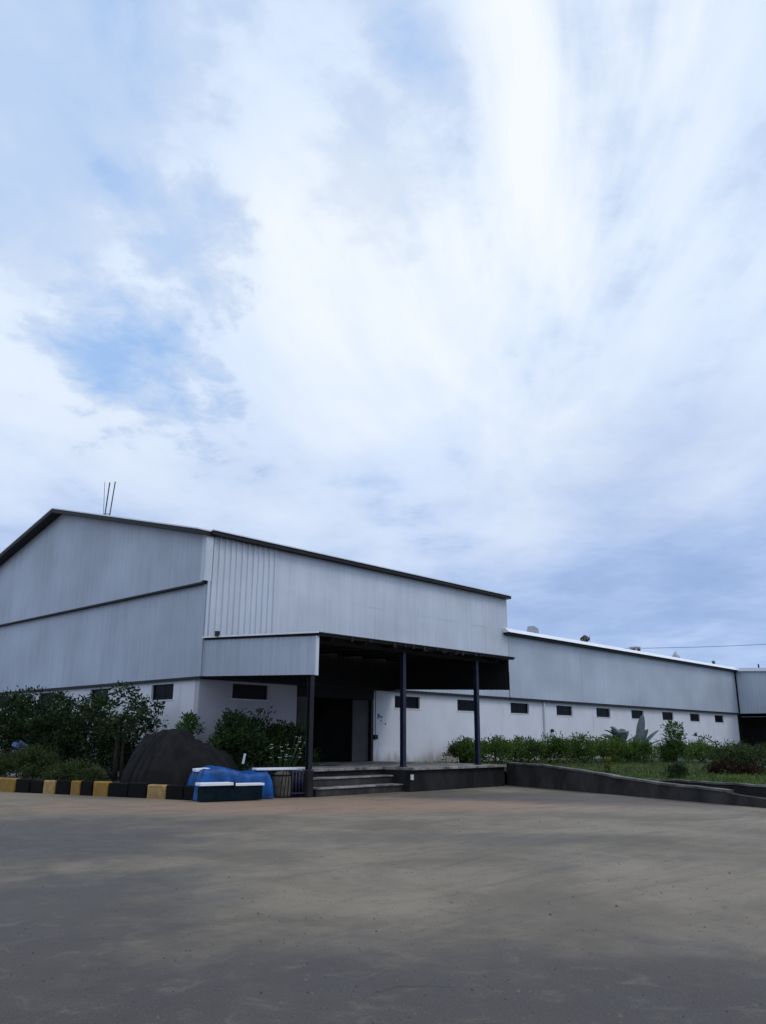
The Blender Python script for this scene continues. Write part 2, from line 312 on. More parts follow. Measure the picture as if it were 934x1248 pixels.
class MB:
    """collects shapes into one mesh"""
    def __init__(s): s.v = []; s.f = []
    def add(s, v, f):
        k = len(s.v); s.v += [Vector(x) for x in v]; s.f += [tuple(i + k for i in q) for q in f]
    def box(s, x0, x1, y0, y1, z0, z1, M=None):
        v = [Vector((x, y, z)) for z in (z0, z1) for y in (y0, y1) for x in (x0, x1)]
        if M is not None: v = [M @ q for q in v]
        s.add(v, [(0, 2, 3, 1), (4, 5, 7, 6), (0, 1, 5, 4), (2, 6, 7, 3), (0, 4, 6, 2), (1, 3, 7, 5)])
    def hexa(s, lo, hi):
        """lo, hi: four corners each, same order"""
        s.add(list(lo) + list(hi), [(3, 2, 1, 0), (4, 5, 6, 7), (0, 1, 5, 4), (1, 2, 6, 5), (2, 3, 7, 6), (3, 0, 4, 7)])
    def tube(s, pts, r, n=8, cap=True):
        pts = [Vector(p) for p in pts]
        rs = r if isinstance(r, (list, tuple)) else [r] * len(pts)
        rings = []; v = []
        for i, p in enumerate(pts):
            t = (pts[min(i + 1, len(pts) - 1)] - pts[max(i - 1, 0)]).normalized()
            a = t.orthogonal().normalized() if abs(t.z) < 0.99 else Vector((1, 0, 0))
            if abs(t.z) < 0.99:
                a = Vector((0, 0, 1)).cross(t).normalized()
            b = t.cross(a).normalized()
            rings.append([len(v) + j for j in range(n)])
            v += [p + (a * math.cos(2 * math.pi * j / n) + b * math.sin(2 * math.pi * j / n)) * rs[i] for j in range(n)]
        f = []
        for i in range(len(pts) - 1):
            for j in range(n):
                f.append((rings[i][j], rings[i][(j + 1) % n], rings[i + 1][(j + 1) % n], rings[i + 1][j]))
        if cap: f += [tuple(rings[0][::-1]), tuple(rings[-1])]
        s.add(v, f)
    def lathe(s, prof, n=20, c=(0, 0, 0)):
        v = []; f = []; c = Vector(c)
        for r_, z in prof:
            v += [c + Vector((r_ * math.cos(2 * math.pi * j / n), r_ * math.sin(2 * math.pi * j / n), z)) for j in range(n)]
        for i in range(len(prof) - 1):
            for j in range(n): f.append((i * n + j, i * n + (j + 1) % n, (i + 1) * n + (j + 1) % n, (i + 1) * n + j))
        f += [tuple(range(n))[::-1], tuple(range((len(prof) - 1) * n, len(prof) * n))]
        s.add(v, f)
    def build(s, name, material, parent=None, smooth=False, bevel=0.0, fix=True):
        o = mesh_obj(name, s.v, s.f, material, parent, smooth, fix)
        if bevel:
            bm = bmesh.new(); bm.from_mesh(o.data)
            bmesh.ops.bevel(bm, geom=bm.edges[:], offset=bevel, segments=1, affect='EDGES'); bm.to_mesh(o.data); bm.free()
        return o
def box(name, x0, x1, y0, y1, z0, z1, material, parent=None, bevel=0.0):
    b = MB(); b.box(x0, x1, y0, y1, z0, z1); return b.build(name, material, parent, bevel=bevel)
def instance(o, parent, loc=(0, 0, 0), name=None):
    c = o.copy(); COL.objects.link(c); c.parent = parent; c.location = loc
    return c
def wall_holes(name, plane, along, a0, a1, z0, z1, holes, t, material, parent):
    """a wall of thickness t with real openings; plane 'v': faces -y at y=along, runs in x; plane 'u': faces -x at x=along, runs in y"""
    A = sorted({a0, a1, *[h[0] for h in holes], *[h[1] for h in holes]}); Z = sorted({z0, z1, *[h[2] for h in holes], *[h[3] for h in holes]})
    solid = lambda i, j: 0 <= i < len(A) - 1 and 0 <= j < len(Z) - 1 and not any(h[0] <= A[i] < h[1] and h[2] <= Z[j] < h[3] for h in holes)
    P = (lambda a, z, d: (a, along + d, z)) if plane == 'v' else (lambda a, z, d: (along + d, a, z))
    vid = {}; V = []; F = []
    def g(a, z, d):
        k = (a, z, d)
        if k not in vid: vid[k] = len(V); V.append(P(a, z, d))
        return vid[k]
    for i in range(len(A) - 1):
        for j in range(len(Z) - 1):
            if not solid(i, j): continue
            a, b, c, e = A[i], A[i + 1], Z[j], Z[j + 1]
            F.append((g(a, c, 0), g(b, c, 0), g(b, e, 0), g(a, e, 0))); F.append((g(a, c, t), g(a, e, t), g(b, e, t), g(b, c, t)))
            if not solid(i - 1, j): F.append((g(a, c, 0), g(a, e, 0), g(a, e, t), g(a, c, t)))
            if not solid(i + 1, j): F.append((g(b, c, 0), g(b, c, t), g(b, e, t), g(b, e, 0)))
            if not solid(i, j - 1): F.append((g(a, c, 0), g(a, c, t), g(b, c, t), g(b, c, 0)))
            if not solid(i, j + 1): F.append((g(a, e, 0), g(b, e, 0), g(b, e, t), g(a, e, t)))
    return mesh_obj(name, V, F, material, parent)
def ribbed(width, z0, ztop, plane, depth=0.028, pitch=0.25, off=0.0, sign=-1, back=True):
    """one profiled sheet, local origin at its lower left; ztop(a) gives the top edge, so a sheet can follow a slope"""
    n = max(1, round(width / pitch)); pr = []
    for i in range(n):
        x = i * width / n; w = width / n
        pr += [(x, 0), (x + w * 0.50, 0), (x + w * 0.62, depth), (x + w * 0.86, depth)]
    pr.append((width, 0))
    V = []; F = []
    for x, d_ in pr:
        for z in (z0(x) if callable(z0) else z0, ztop(x) if callable(ztop) else ztop):
            V.append((x, sign * (d_ + off), z) if plane == 'v' else (sign * (d_ + off), x, z))
    for i in range(len(pr) - 1): F.append((2 * i, 2 * i + 2, 2 * i + 3, 2 * i + 1))
    return V, F
def sheet(name, V, F, material, parent, loc):
    o = mesh_obj(name, V, F, material, parent, fix=False); o.location = loc; return o
def copy_tree(o, parent=None):
    c = o.copy(); COL.objects.link(c); c.parent = parent
    for ch in list(o.children): copy_tree(ch, c)
    return c

# ------------------------------------------------------------------ the setting
g = MB(); S = 1500
g.add([(-S, -S, 0), (S, -S, 0), (S, S, 0), (-S, S, 0)], [(0, 1, 2, 3)])
tag(g.build('ground', ground_mat(), fix=False), kind='structure')

def slab_poly(name, pts, z0, z1, material):
    b = MB(); n = len(pts)
    b.add([(x, y, z0) for x, y in pts] + [(x, y, z1) for x, y in pts], [tuple(range(n))[::-1], tuple(range(n, 2 * n))] + [(i, (i + 1) % n, n + (i + 1) % n, n + i) for i in range(n)])
    return tag(b.build(name, material), kind='structure')
RW = [(9.62, -5.60), (8.95, -7.5), (8.35, -9.2), (7.72, -10.95), (7.14, -12.5), (6.40, -14.5), (5.86, -15.9), (4.6, -19.5), (3.6, -22.5)]
RH = [0.74, 0.72, 0.62, 0.48, 0.38, 0.31, 0.20, 0.10, 0.05]
def lawn_z(x, y):
    t = min(1, max(0, (-y) / 9.0)); return 0.60 - 0.22 * t
# lawn: one sheet, gently falling away from the building
lv = []; lf = []; nx, ny = 30, 22
for j in range(ny + 1):
    y = 0.1 - 22.6 * j / ny
    xr = 9.7
    for (xa, ya), (xb, yb) in zip(RW[:-1], RW[1:]):
        if yb <= y <= ya: xr = xa + (xb - xa) * (ya - y) / (ya - yb) + 0.12
    if y < RW[-1][1]: xr = RW[-1][0] + .12
    if y < -12.4: xr += 0.55
    for i in range(nx + 1):
        x = xr + (48.2 - xr) * (i / nx) ** 1.3
        lv.append((x, y, lawn_z(x, y) + 0.03 * math.sin(x * 1.3 + y) - (0.0)))
for j in range(ny):
    for i in range(nx):
        k = j * (nx + 1) + i; lf.append((k, k + 1, k + nx + 2, k + nx + 1))
tag(mesh_obj('lawn', lv, lf, 'lawn', smooth=True), kind='structure')
slab_poly('planting_bed', [(-4.35, 1.2), (-2.42, -4.6), (-0.35, -4.55), (-0.35, -3.05), (3.55, -3.05), (3.55, 0.05), (0.05, 0.05), (0.05, 24), (-11.4, 24)], -0.2, 0.24, 'soil')

# ------------------------------------------------------------------ warehouse
ZE, ZS, UB, UE = 8.56, 3.60, 18.09, 48.30
VP, ZP = 11.47, 11.46
def gz(v): return ZE + (ZP - ZE) * v / VP if v <= VP else ZP - (ZP - ZE) * (v - VP) / VP
W = thing('warehouse', 'large pale metal clad warehouse with gable end and dark loading bay', 'warehouse')
# front cladding, two lapped tiers of one-metre sheets; the first three metres are deeply ribbed
n = 18; wd = UB / n
up_s = None; lo_s = None
for i in range(n):
    deep = i < 3
    for tier, (za, zb, off) in enumerate(((4.83, 6.92, 0.0), (6.88, 8.50, 0.03))):
        V, F = ribbed(wd + 0.02, za, zb, 'v', 0.05 if deep else 0.006, 0.251 if deep else 0.25, off * .1)
        key = (deep, tier)
        if (i in (0, 3)): proto = sheet('cladding_sheet', V, F, 'front', W, (i * wd, -0.05 - rnd.uniform(0, 0.006), 0)); globals()['pf_%d_%d' % key] = proto
        else:
            c = instance(globals()['pf_%d_%d' % key], W, (i * wd, -0.05 - rnd.uniform(0, 0.006), 0)); c.rotation_euler = (0, 0, rnd.uniform(-.0015, .0015))
# lower front strip, black behind the canopy to paint in its shade, pale to the right
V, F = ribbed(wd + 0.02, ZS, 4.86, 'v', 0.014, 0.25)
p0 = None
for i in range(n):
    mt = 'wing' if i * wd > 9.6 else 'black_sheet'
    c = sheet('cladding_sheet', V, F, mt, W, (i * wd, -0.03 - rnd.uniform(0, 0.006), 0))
# gable: upper tier overhangs the lower one
NG = 23; wg = 2 * VP / NG
lowp = None
for i in range(NG):
    v0 = i * wg
    V, F = ribbed(wg + 0.015, 6.80, lambda x, v0=v0: gz(v0 + x) - 0.02, 'u', 0.005, 0.25)
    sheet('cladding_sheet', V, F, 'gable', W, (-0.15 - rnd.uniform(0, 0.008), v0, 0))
    if lowp is None:
        V, F = ribbed(wg + 0.015, ZS, 6.9, 'u', 0.005, 0.25)
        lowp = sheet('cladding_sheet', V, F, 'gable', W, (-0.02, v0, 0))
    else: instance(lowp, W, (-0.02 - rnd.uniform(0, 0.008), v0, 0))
box('lap_shadow_strip', -0.205, -0.03, -0.10, 2 * VP, 6.74, 6.80, 'dark_paint', W)  # dark strip painting the shadow line below the overhang
# gable backing so that the end wall has thickness
gb = MB(); L_ = [(0.02, 0.05, ZS), (0.02, 2 * VP, ZS), (0.02, 2 * VP, ZE - .03), (0.02, VP, ZP - .03), (0.02, 0.05, ZE - .03)]
gb.add(L_ + [(0.22, y, z) for x, y, z in L_], [(4, 3, 2, 1, 0), (5, 6, 7, 8, 9)] + [(i, (i + 1) % 5, 5 + (i + 1) % 5, 5 + i) for i in range(5)])
gb.build('gable_frame', 'galv', W)
# corner trim, and dark strips painting the gap shadow below the sheets
cb = MB(); cb.box(-0.235, -0.175, -0.19, 0.05, 6.83, 8.5); cb.box(-0.175, 0.06, -0.19, -0.15, 6.83, 8.5); cb.box(-0.06, 0.02, -0.19, -0.15, 4.84, 6.83)
cb.build('corner_flashing', 'front', W)
cb = MB(); cb.box(-0.07, -0.03, -0.09, 0.04, ZS, 6.73); cb.build('corner_flashing', 'gable', W)
box('gap_shadow_strip', -0.075, 0.03, -0.07, 2 * VP, ZS - 0.09, ZS, 'dark_paint', W)
box('gap_shadow_strip', 0.04, UB, -0.075, 0.02, ZS - 0.09, ZS, 'dark_paint', W)
# bargeboards and their dark soffit
def barge(va, vb, name='bargeboard'):
    b = MB(); za, zb = gz(va), gz(vb); o = -0.62
    lo = [(o, va, za - 0.10), (0.16, va, za - 0.10), (0.16, vb, zb - 0.10), (o, vb, zb - 0.10)]
    hi = [(o, va, za + 0.06), (0.16, va, za + 0.06), (0.16, vb, zb + 0.06), (o, vb, zb + 0.06)]
    b.hexa(lo, hi); b.build(name, 'dark_paint', W)
    b = MB(); b.hexa([(x - (.02 if x < 0 else -.02), y, z + 0.003) for x, y, z in hi], [(x - (.02 if x < 0 else -.02), y, z + 0.05) for x, y, z in hi]); b.build('ridge_capping', 'flash', W)
barge(-0.25, VP); barge(VP + 0.002, 2 * VP + 0.25)
# eaves
box('eaves_board', -0.1, UB + 0.03, -0.34, -0.02, ZE - 0.10, ZE + 0.03, 'dark_paint', W)  # its dark colour paints in the gutter's shadow
box('gutter', -0.1, UB + 0.04, -0.38, 0.1, ZE + 0.034, ZE + 0.075, 'flash', W)
# roof behind the parapet gable
RZ = 9.90
b = MB(); b.hexa([(0.2, 0.1, ZE - .02), (UB, 0.1, ZE - .02), (UB, VP, RZ), (0.2, VP, RZ)], [(0.2, 0.1, ZE + .07), (UB, 0.1, ZE + .07), (UB, VP, RZ + .09), (0.2, VP, RZ + .09)]); b.build('roof', 'roof', W)
b = MB(); b.hexa([(0.2, 2 * VP, ZE - .02), (UB, 2 * VP, ZE - .02), (UB, VP + .002, RZ), (0.2, VP + .002, RZ)], [(0.2, 2 * VP, ZE + .07), (UB, 2 * VP, ZE + .07), (UB, VP + .002, RZ + .09), (0.2, VP + .002, RZ + .09)]); b.build('roof', 'roof', W)
# right-hand end wall above the wing
b = MB(); L_ = [(UB, 0.03, ZS), (UB, 2 * VP, ZS), (UB, 2 * VP, ZE - .03), (UB, VP, RZ - .02), (UB, 0.03, ZE - .03)]
b.add([(x - .2, y, z) for x, y, z in L_] + L_, [(4, 3, 2, 1, 0), (5, 6, 7, 8, 9)] + [(i, (i + 1) % 5, 5 + (i + 1) % 5, 5 + i) for i in range(5)]); b.build('end_wall', 'wing', W)
box('rear_wall', 0, UB, 2 * VP, 2 * VP + 0.2, 0, ZE - .03, 'gable', W)
# masonry base
VW = 0.10
BAY0, BAY1 = 4.40, 8.50
WINW, WZ0, WZ1 = 1.62, 2.86, 3.36
wing_u = [9.83 + 4.2627 * i for i in range(9)]
wall_holes('base_wall', 'v', VW, 0.04, BAY0, 0, ZS - 0.01, [(1.43, 3.0, 2.93, 3.44)], 0.25, 'shaded_white', W)
wall_holes('base_wall', 'v', VW, BAY1, UB, 0, ZS - 0.01, [(u, u + WINW, WZ0, WZ1) for u in wing_u[:2]], 0.25, 'white', W)
wall_holes('base_wall', 'u', 0.04, VW + .252, 2 * VP, 0, ZS - 0.01, [(1.64, 3.06, 2.89, 3.43)] + [(1.64 + 4.5 * k, 3.06 + 4.5 * k, 2.89, 3.43) for k in range(1, 4)], 0.25, 'white', W)
def window(parent, plane, a0, a1, z0, z1, face):
    f = MB(); t = 0.045; y0, y1 = face + 0.08, face + 0.14
    def bx(mb, a, b, c, e, d0, d1):
        if plane == 'v': mb.box(a, b, d0, d1, c, e)
        else: mb.box(d0, d1, a, b, c, e)
    bx(f, a0, a1, z0, z0 + t, y0, y1); bx(f, a0, a1, z1 - t, z1, y0, y1); bx(f, a0, a0 + t, z0 + t, z1 - t, y0, y1); bx(f, a1 - t, a1, z0 + t, z1 - t, y0, y1)
    mid = (a0 + a1) / 2; bx(f, mid - .02, mid + .02, z0 + t, z1 - t, y0 + .004, y1 - .004)
    wf = f.build('window', 'frame', parent)
    for s0, s1 in ((a0 + t, mid - .02), (mid + .02, a1 - t)):
        pmb = MB(); bx(pmb, s0, s1, z0 + t, z1 - t, y0 + .02, y0 + .03); pmb.build('pane', 'glass', wf)
    s = MB(); bx(s, a0 - .05, a1 + .05, z0 - 0.04, z0 - .003, face - 0.02, face + 0.075); s.build('sill', 'white', wf)
    bk = MB(); bx(bk, a0 - .1, a1 + .1, z0 - .1, z1 + .1, face + 0.256, face + 0.27); bk.build('blind', 'black_sheet', wf)
    return wf
window(W, 'v', 1.43, 3.0, 2.93, 3.44, VW)
for u in wing_u[:2]: window(W, 'v', u, u + WINW, WZ0, WZ1, VW)
for k in range(4): window(W, 'u', 1.64 + 4.5 * k, 3.06 + 4.5 * k, 2.89, 3.43, 0.04)
# loading bay: a deep dark room behind a steel lintel and a half-open sliding door
D0 = 7.0
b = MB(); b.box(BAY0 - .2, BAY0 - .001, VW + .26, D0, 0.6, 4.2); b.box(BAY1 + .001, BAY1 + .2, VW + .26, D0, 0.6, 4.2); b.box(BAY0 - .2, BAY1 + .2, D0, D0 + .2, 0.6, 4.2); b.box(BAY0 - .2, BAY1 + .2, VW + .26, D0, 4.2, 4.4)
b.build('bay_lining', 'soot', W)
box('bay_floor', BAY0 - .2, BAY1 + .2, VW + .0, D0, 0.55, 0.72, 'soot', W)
box('lintel', BAY0, BAY1, VW - .06, VW + .2, 3.12, ZS - .012, 'black_sheet', W)
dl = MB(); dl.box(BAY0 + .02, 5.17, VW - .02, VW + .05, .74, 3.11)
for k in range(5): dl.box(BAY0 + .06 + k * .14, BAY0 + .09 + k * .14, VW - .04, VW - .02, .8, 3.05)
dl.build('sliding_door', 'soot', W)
box('door_jamb', 8.36, 8.49, VW - .05, VW + .2, .74, 3.11, 'dark_paint', W)
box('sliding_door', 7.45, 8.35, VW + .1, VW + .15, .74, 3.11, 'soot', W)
sw = MB(); sw.box(8.54, 8.72, VW - .09, VW - .002, 1.58, 1.76); sw.tube([(8.63, VW - .03, 1.76), (8.63, VW - .03, 3.5)], 0.012, 6); sw.build('switch_box', 'dark_paint', W)
b = MB(); rs = random.Random(4)
for (u, z, r_) in ((8.86, 2.52, .11), (9.02, 2.47, .07), (8.98, 2.32, .05), (9.25, 2.2, .06), (8.8, 2.44, .06)):
    b.add([(u + r_ * rs.uniform(.5, 1.2) * math.cos(k * .7), VW - .003, z + r_ * rs.uniform(.4, 1) * math.sin(k * .7)) for k in range(9)], [tuple(range(9))])
b.build('ink_stain', 'stain', W, fix=False)
# ---- canopy (part of the building)
CU, CD = 9.75, 5.77
def cz(v): return 4.90 + (4.56 - 4.90) * (-v) / CD
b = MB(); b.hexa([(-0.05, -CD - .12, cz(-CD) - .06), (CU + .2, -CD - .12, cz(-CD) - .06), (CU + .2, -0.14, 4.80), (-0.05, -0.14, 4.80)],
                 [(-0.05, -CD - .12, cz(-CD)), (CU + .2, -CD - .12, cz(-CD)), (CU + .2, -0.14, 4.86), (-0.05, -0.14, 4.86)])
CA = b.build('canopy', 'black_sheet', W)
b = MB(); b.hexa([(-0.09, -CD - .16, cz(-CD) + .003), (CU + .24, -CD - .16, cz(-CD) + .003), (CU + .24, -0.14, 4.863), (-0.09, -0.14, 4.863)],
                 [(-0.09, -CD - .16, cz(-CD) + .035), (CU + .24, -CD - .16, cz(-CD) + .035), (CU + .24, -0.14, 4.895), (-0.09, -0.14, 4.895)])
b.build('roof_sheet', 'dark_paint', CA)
b = MB(); b.hexa([(-.14, -CD - .17, cz(-CD) + .0), (-.095, -CD - .17, cz(-CD) + .0), (-.095, -.16, 4.86), (-.14, -.16, 4.86)], [(-.14, -CD - .17, cz(-CD) + .05), (-.095, -CD - .17, cz(-CD) + .05), (-.095, -.16, 4.91), (-.14, -.16, 4.91)]); b.build('verge_flashing', 'flash', CA)
NE = 6; we = CD / NE
for i in range(NE):
    va = -CD + i * we
    zb = lambda x, va=va: 3.38 + (3.60 - 3.38) * (va + x + CD) / CD
    V, F = ribbed(we + .01, zb, lambda x, va=va: cz(va + x) - .065, 'u', 0.02, 0.24)
    sheet('end_sheet', V, F, 'gable', CA, (0.0 - rnd.uniform(0, .006), va, 0))
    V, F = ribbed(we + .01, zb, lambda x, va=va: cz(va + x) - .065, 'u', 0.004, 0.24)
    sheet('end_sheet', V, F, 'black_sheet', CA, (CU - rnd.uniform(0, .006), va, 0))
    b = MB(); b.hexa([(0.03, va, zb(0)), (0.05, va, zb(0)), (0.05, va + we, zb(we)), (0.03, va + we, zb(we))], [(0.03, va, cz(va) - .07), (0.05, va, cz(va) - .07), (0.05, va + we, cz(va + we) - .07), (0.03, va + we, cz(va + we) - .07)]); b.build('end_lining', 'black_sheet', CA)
b = MB(); b.box(-.06, -.02, -CD - .05, -CD, 3.36, cz(-CD) - .065); b.box(-.02, .04, -CD - .05, -CD - .02, 3.36, cz(-CD) - .065); b.build('edge_trim', 'front', CA)
def ibeam(mb, p, q, h, w, t=0.02):
    p, q = Vector(p), Vector(q); L_ = (q - p).length
    z = (q - p).normalized(); x = Vector((1, 0, 0)) if abs(z.z) > .5 else Vector((0, 0, 1)); x = (x - z * x.dot(z)).normalized(); y = z.cross(x)
    M = Matrix((x, y, z)).transposed().to_4x4(); M.translation = p
    mb.box(-w / 2, w / 2, -h / 2, -h / 2 + t, 0, L_, M); mb.box(-w / 2, w / 2, h / 2 - t, h / 2, 0, L_, M); mb.box(-t / 2, t / 2, -h / 2 + t, h / 2 - t, 0, L_, M)
for i, u in enumerate((0.19, 4.24, 8.24)):
    b = MB(); ibeam(b, (u, -5.35, 0.755), (u, -5.35, cz(-5.35) - .07), 0.15, 0.14, .014); b.box(u - .11, u + .11, -5.46, -5.24, 0.738, 0.756)
    b.build('post', 'navy' if i else 'dark_paint', CA)
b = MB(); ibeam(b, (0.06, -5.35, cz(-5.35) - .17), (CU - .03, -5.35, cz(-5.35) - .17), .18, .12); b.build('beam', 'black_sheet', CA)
for i in range(7):
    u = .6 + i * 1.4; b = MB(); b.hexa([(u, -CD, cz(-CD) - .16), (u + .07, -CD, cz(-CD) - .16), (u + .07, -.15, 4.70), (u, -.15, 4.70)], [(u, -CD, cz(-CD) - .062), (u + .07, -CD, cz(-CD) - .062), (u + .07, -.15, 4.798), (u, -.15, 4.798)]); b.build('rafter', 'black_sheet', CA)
# torn drips of old sealant along the front edge, and a small lamp bracket on the corner
b = MB()
for k in range(26):
    u = rnd.gauss(5.6, 1.1) if k < 18 else rnd.uniform(.5, 9.4)
    b.box(u, u + rnd.uniform(.03, .12), -CD - .155, -CD - .125, cz(-CD) - rnd.uniform(.06, .14), cz(-CD) + .0)
tag(b.build('torn_edge', 'black_sheet', CA), kind='stuff')
box('lamp_bracket', -.22, -.10, -1.1, -.98, cz(-1) + .0, cz(-1) + .17, 'dark_paint', CA)

# ------------------------------------------------------------------ long wing
G = thing('factory_wing', 'long low grey clad wing with white base wall and small windows', 'factory wing', (UB, 0, 0))
def wparent(o):  # children keep world coordinates
    o.matrix_parent_inverse = Matrix.Translation((-UB, 0, 0)); return o
ZW = 6.66
nw = 30; ww = (UE - UB) / nw
V, F = ribbed(ww + .015, ZS, ZW, 'v', 0.0045, 0.25)
pw = None
for i in range(nw):
    loc = (UB + i * ww - UB + .03, -0.05 - rnd.uniform(0, .008), 0)
    if pw is None: pw = sheet('cladding_sheet', V, F, 'wing', G, loc)
    else: instance(pw, G, loc)
wparent(box('gap_shadow_strip', UB + .03, UE, -0.10, 0.02, ZS - 0.10, ZS, 'dark_paint', G))  # painted gap shadow below the wing sheets
wparent(box('eaves_board', UB - .35, UE + .1, -0.30, -0.06, ZW - .02, ZW + .09, 'dark_paint', G))
b = MB(); b.hexa([(UB - .4, -.44, ZW + .093), (UE + .15, -.44, ZW + .093), (UE + .15, -.02, ZW + .093), (UB - .4, -.02, ZW + .093)], [(UB - .4, -.20, ZW + .31), (UE + .15, -.20, ZW + .31), (UE + .15, -.02, ZW + .32), (UB - .4, -.02, ZW + .32)])
wparent(b.build('gutter', 'flash', G))
b = MB(); b.hexa([(UB, -.02, ZW + .05), (UE, -.02, ZW + .05), (UE, 12, ZW + .65), (UB, 12, ZW + .65)], [(UB, -.02, ZW + .24), (UE, -.02, ZW + .24), (UE, 12, ZW + .85), (UB, 12, ZW + .85)]); wparent(b.build('roof', 'roof', G))
wparent(box('backing_wall', UB + .01, UE, 0.03, .2, ZS, ZW - .03, 'galv', G))
wparent(box('rear_wall', UB + .01, UE, 11.8, 12, 0, ZW + .6, 'wing', G))
wparent(wall_holes('base_wall', 'v', VW, UB + .002, UE, 0, ZS - .01, [(u, u + WINW, WZ0, WZ1) for u in wing_u[2:]], 0.25, 'white', G))
for u in wing_u[2:]: wparent(window(G, 'v', u, u + WINW, WZ0, WZ1, VW))
b = MB(); b.tube([(22.0, VW - .12, 2.05), (22.0, VW + .02, 2.05)], .09, 10); wparent(b.build('waste_pipe', 'dark_paint', G))
b = MB(); b.tube([(21.3, VW - .07, .5), (21.3, VW - .07, ZS - .12)], .045, 8); wparent(b.build('downpipe', 'white', G))
# far loading bay: clad box standing out over a dark recess
FV = -7.0; NF = 7
def fz(v): return 6.70 + 0.05 * v
for i in range(NF):
    va = FV + i * (-FV) / NF
    V, F = ribbed(1.01, 3.56, lambda x, va=va: fz(va + x), 'u', 0.005, 0.25)
    wparent(sheet('cladding_sheet', V, F, 'wing', G, (0, 0, 0))).location = (UE - .05, va, 0)
wparent(box('corner_flashing', UE - .12, UE - .055, -.16, -.065, ZS, ZW, 'dark_paint', G))
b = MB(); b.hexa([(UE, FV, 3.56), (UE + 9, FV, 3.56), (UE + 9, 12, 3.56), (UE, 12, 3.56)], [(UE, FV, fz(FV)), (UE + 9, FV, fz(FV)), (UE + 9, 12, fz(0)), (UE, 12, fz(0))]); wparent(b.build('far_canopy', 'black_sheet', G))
b = MB(); b.hexa([(UE - .3, FV - .2, fz(FV) + .003), (UE + 9, FV - .2, fz(FV) + .003), (UE + 9, .0, fz(0) + .003), (UE - .3, .0, fz(0) + .003)], [(UE - .3, FV - .2, fz(FV) + .25), (UE + 9, FV - .2, fz(FV) + .25), (UE + 9, .0, fz(0) + .25), (UE - .3, .0, fz(0) + .25)]); wparent(b.build('roof_sheet', 'flash', G))
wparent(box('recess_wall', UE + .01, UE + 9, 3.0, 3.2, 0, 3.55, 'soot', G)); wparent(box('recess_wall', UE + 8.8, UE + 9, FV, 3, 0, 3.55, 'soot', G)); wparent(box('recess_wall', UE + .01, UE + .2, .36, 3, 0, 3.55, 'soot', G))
for k in range(2): wparent(box('post', UE + .15 + 4 * k, UE + .35 + 4 * k, FV + .1, FV + .3, 0, 3.55, 'dark_paint', G))

# ------------------------------------------------------------------ loading dock
DK = thing('loading_dock', 'raised dark concrete loading dock with worn pale edge and steps', 'loading dock')
PZ = 0.735
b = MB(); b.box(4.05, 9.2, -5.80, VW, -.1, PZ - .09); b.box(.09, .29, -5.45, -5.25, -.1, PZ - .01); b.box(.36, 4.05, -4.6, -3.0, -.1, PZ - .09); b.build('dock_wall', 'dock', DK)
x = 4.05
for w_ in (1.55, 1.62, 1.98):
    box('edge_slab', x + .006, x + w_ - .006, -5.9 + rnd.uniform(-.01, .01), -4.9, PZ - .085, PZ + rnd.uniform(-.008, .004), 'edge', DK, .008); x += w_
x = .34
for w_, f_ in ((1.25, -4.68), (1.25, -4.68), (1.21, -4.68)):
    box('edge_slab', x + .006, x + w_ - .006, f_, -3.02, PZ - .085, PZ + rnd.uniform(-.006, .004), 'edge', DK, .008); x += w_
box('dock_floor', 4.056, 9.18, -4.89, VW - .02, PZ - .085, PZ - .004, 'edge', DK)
for z_, f_, bk in ((.24, -5.5, -4.60), (.49, -5.08, -4.60)):
    b = MB(); b.box(.38, 4.04, f_, bk, z_ - .26 if z_ < .3 else .243, z_ - .045); st = b.build('step', 'dock2', DK)
    box('step_edge', .375, 4.045, f_ - .04, bk, z_ - .042, z_, 'edge', st, .006)
box('corner_block', 4.07, 4.2, -5.835, -5.803, .36, .52, 'sill', DK)

# ramp wall and kerb
def wall_strip(b, pts, h, t, z0=-.05, h0=None):
    for i in range(len(pts) - 1):
        (xa, ya), (xb, yb) = pts[i], pts[i + 1]
        nrm = Vector((-(yb - ya), xb - xa)).normalized() * t
        if nrm.x < 0: nrm = -nrm
        za, zb = (h0[i], h0[i + 1]) if h0 else (z0, z0)
        b.hexa([(xa, ya, za), (xb, yb, zb), (xb + nrm.x, yb + nrm.y, zb), (xa + nrm.x, ya + nrm.y, za)],
               [(xa, ya, h[i]), (xb, yb, h[i + 1]), (xb + nrm.x, yb + nrm.y, h[i + 1]), (xa + nrm.x, ya + nrm.y, h[i])])
def finer(pts, hs, k=5, wob=0.012):
    P, H = [], []
    for i in range(len(pts) - 1):
        for j in range(k):
            t = j / k; P.append((pts[i][0] + (pts[i + 1][0] - pts[i][0]) * t, pts[i][1] + (pts[i + 1][1] - pts[i][1]) * t)); H.append(hs[i] + (hs[i + 1] - hs[i]) * t + rnd.uniform(-wob, wob))
    P.append(pts[-1]); H.append(hs[-1]); return P, H
RWT = thing('retaining_wall', 'dark sloping retaining wall running from the dock down beside the lawn', 'retaining wall')
P_, H_ = finer(RW, RH)
b = MB(); wall_strip(b, P_, H_, .22); b.build('wall_face', 'dock2', RWT)
k_ = 26
for i in range(k_):
    bb = MB(); wall_strip(bb, [(x - .03, y) for x, y in P_[i:i + 2]], [h + .06 for h in H_[i:i + 2]], .29, h0=[h + .003 for h in H_[i:i + 2]]); bb.build('coping_stone', 'coping', RWT)
KB = thing('lawn_kerb', 'low dark kerb wall with pale coping along the front of the lawn', 'kerb')
K2 = [(8.05, -11.3), (7.62, -12.9), (6.96, -14.7), (6.42, -16.1), (5.15, -19.7), (4.15, -22.6)]; KH = [.44, .45, .45, .46, .46, .46]
P2, H2 = finer(K2, KH)
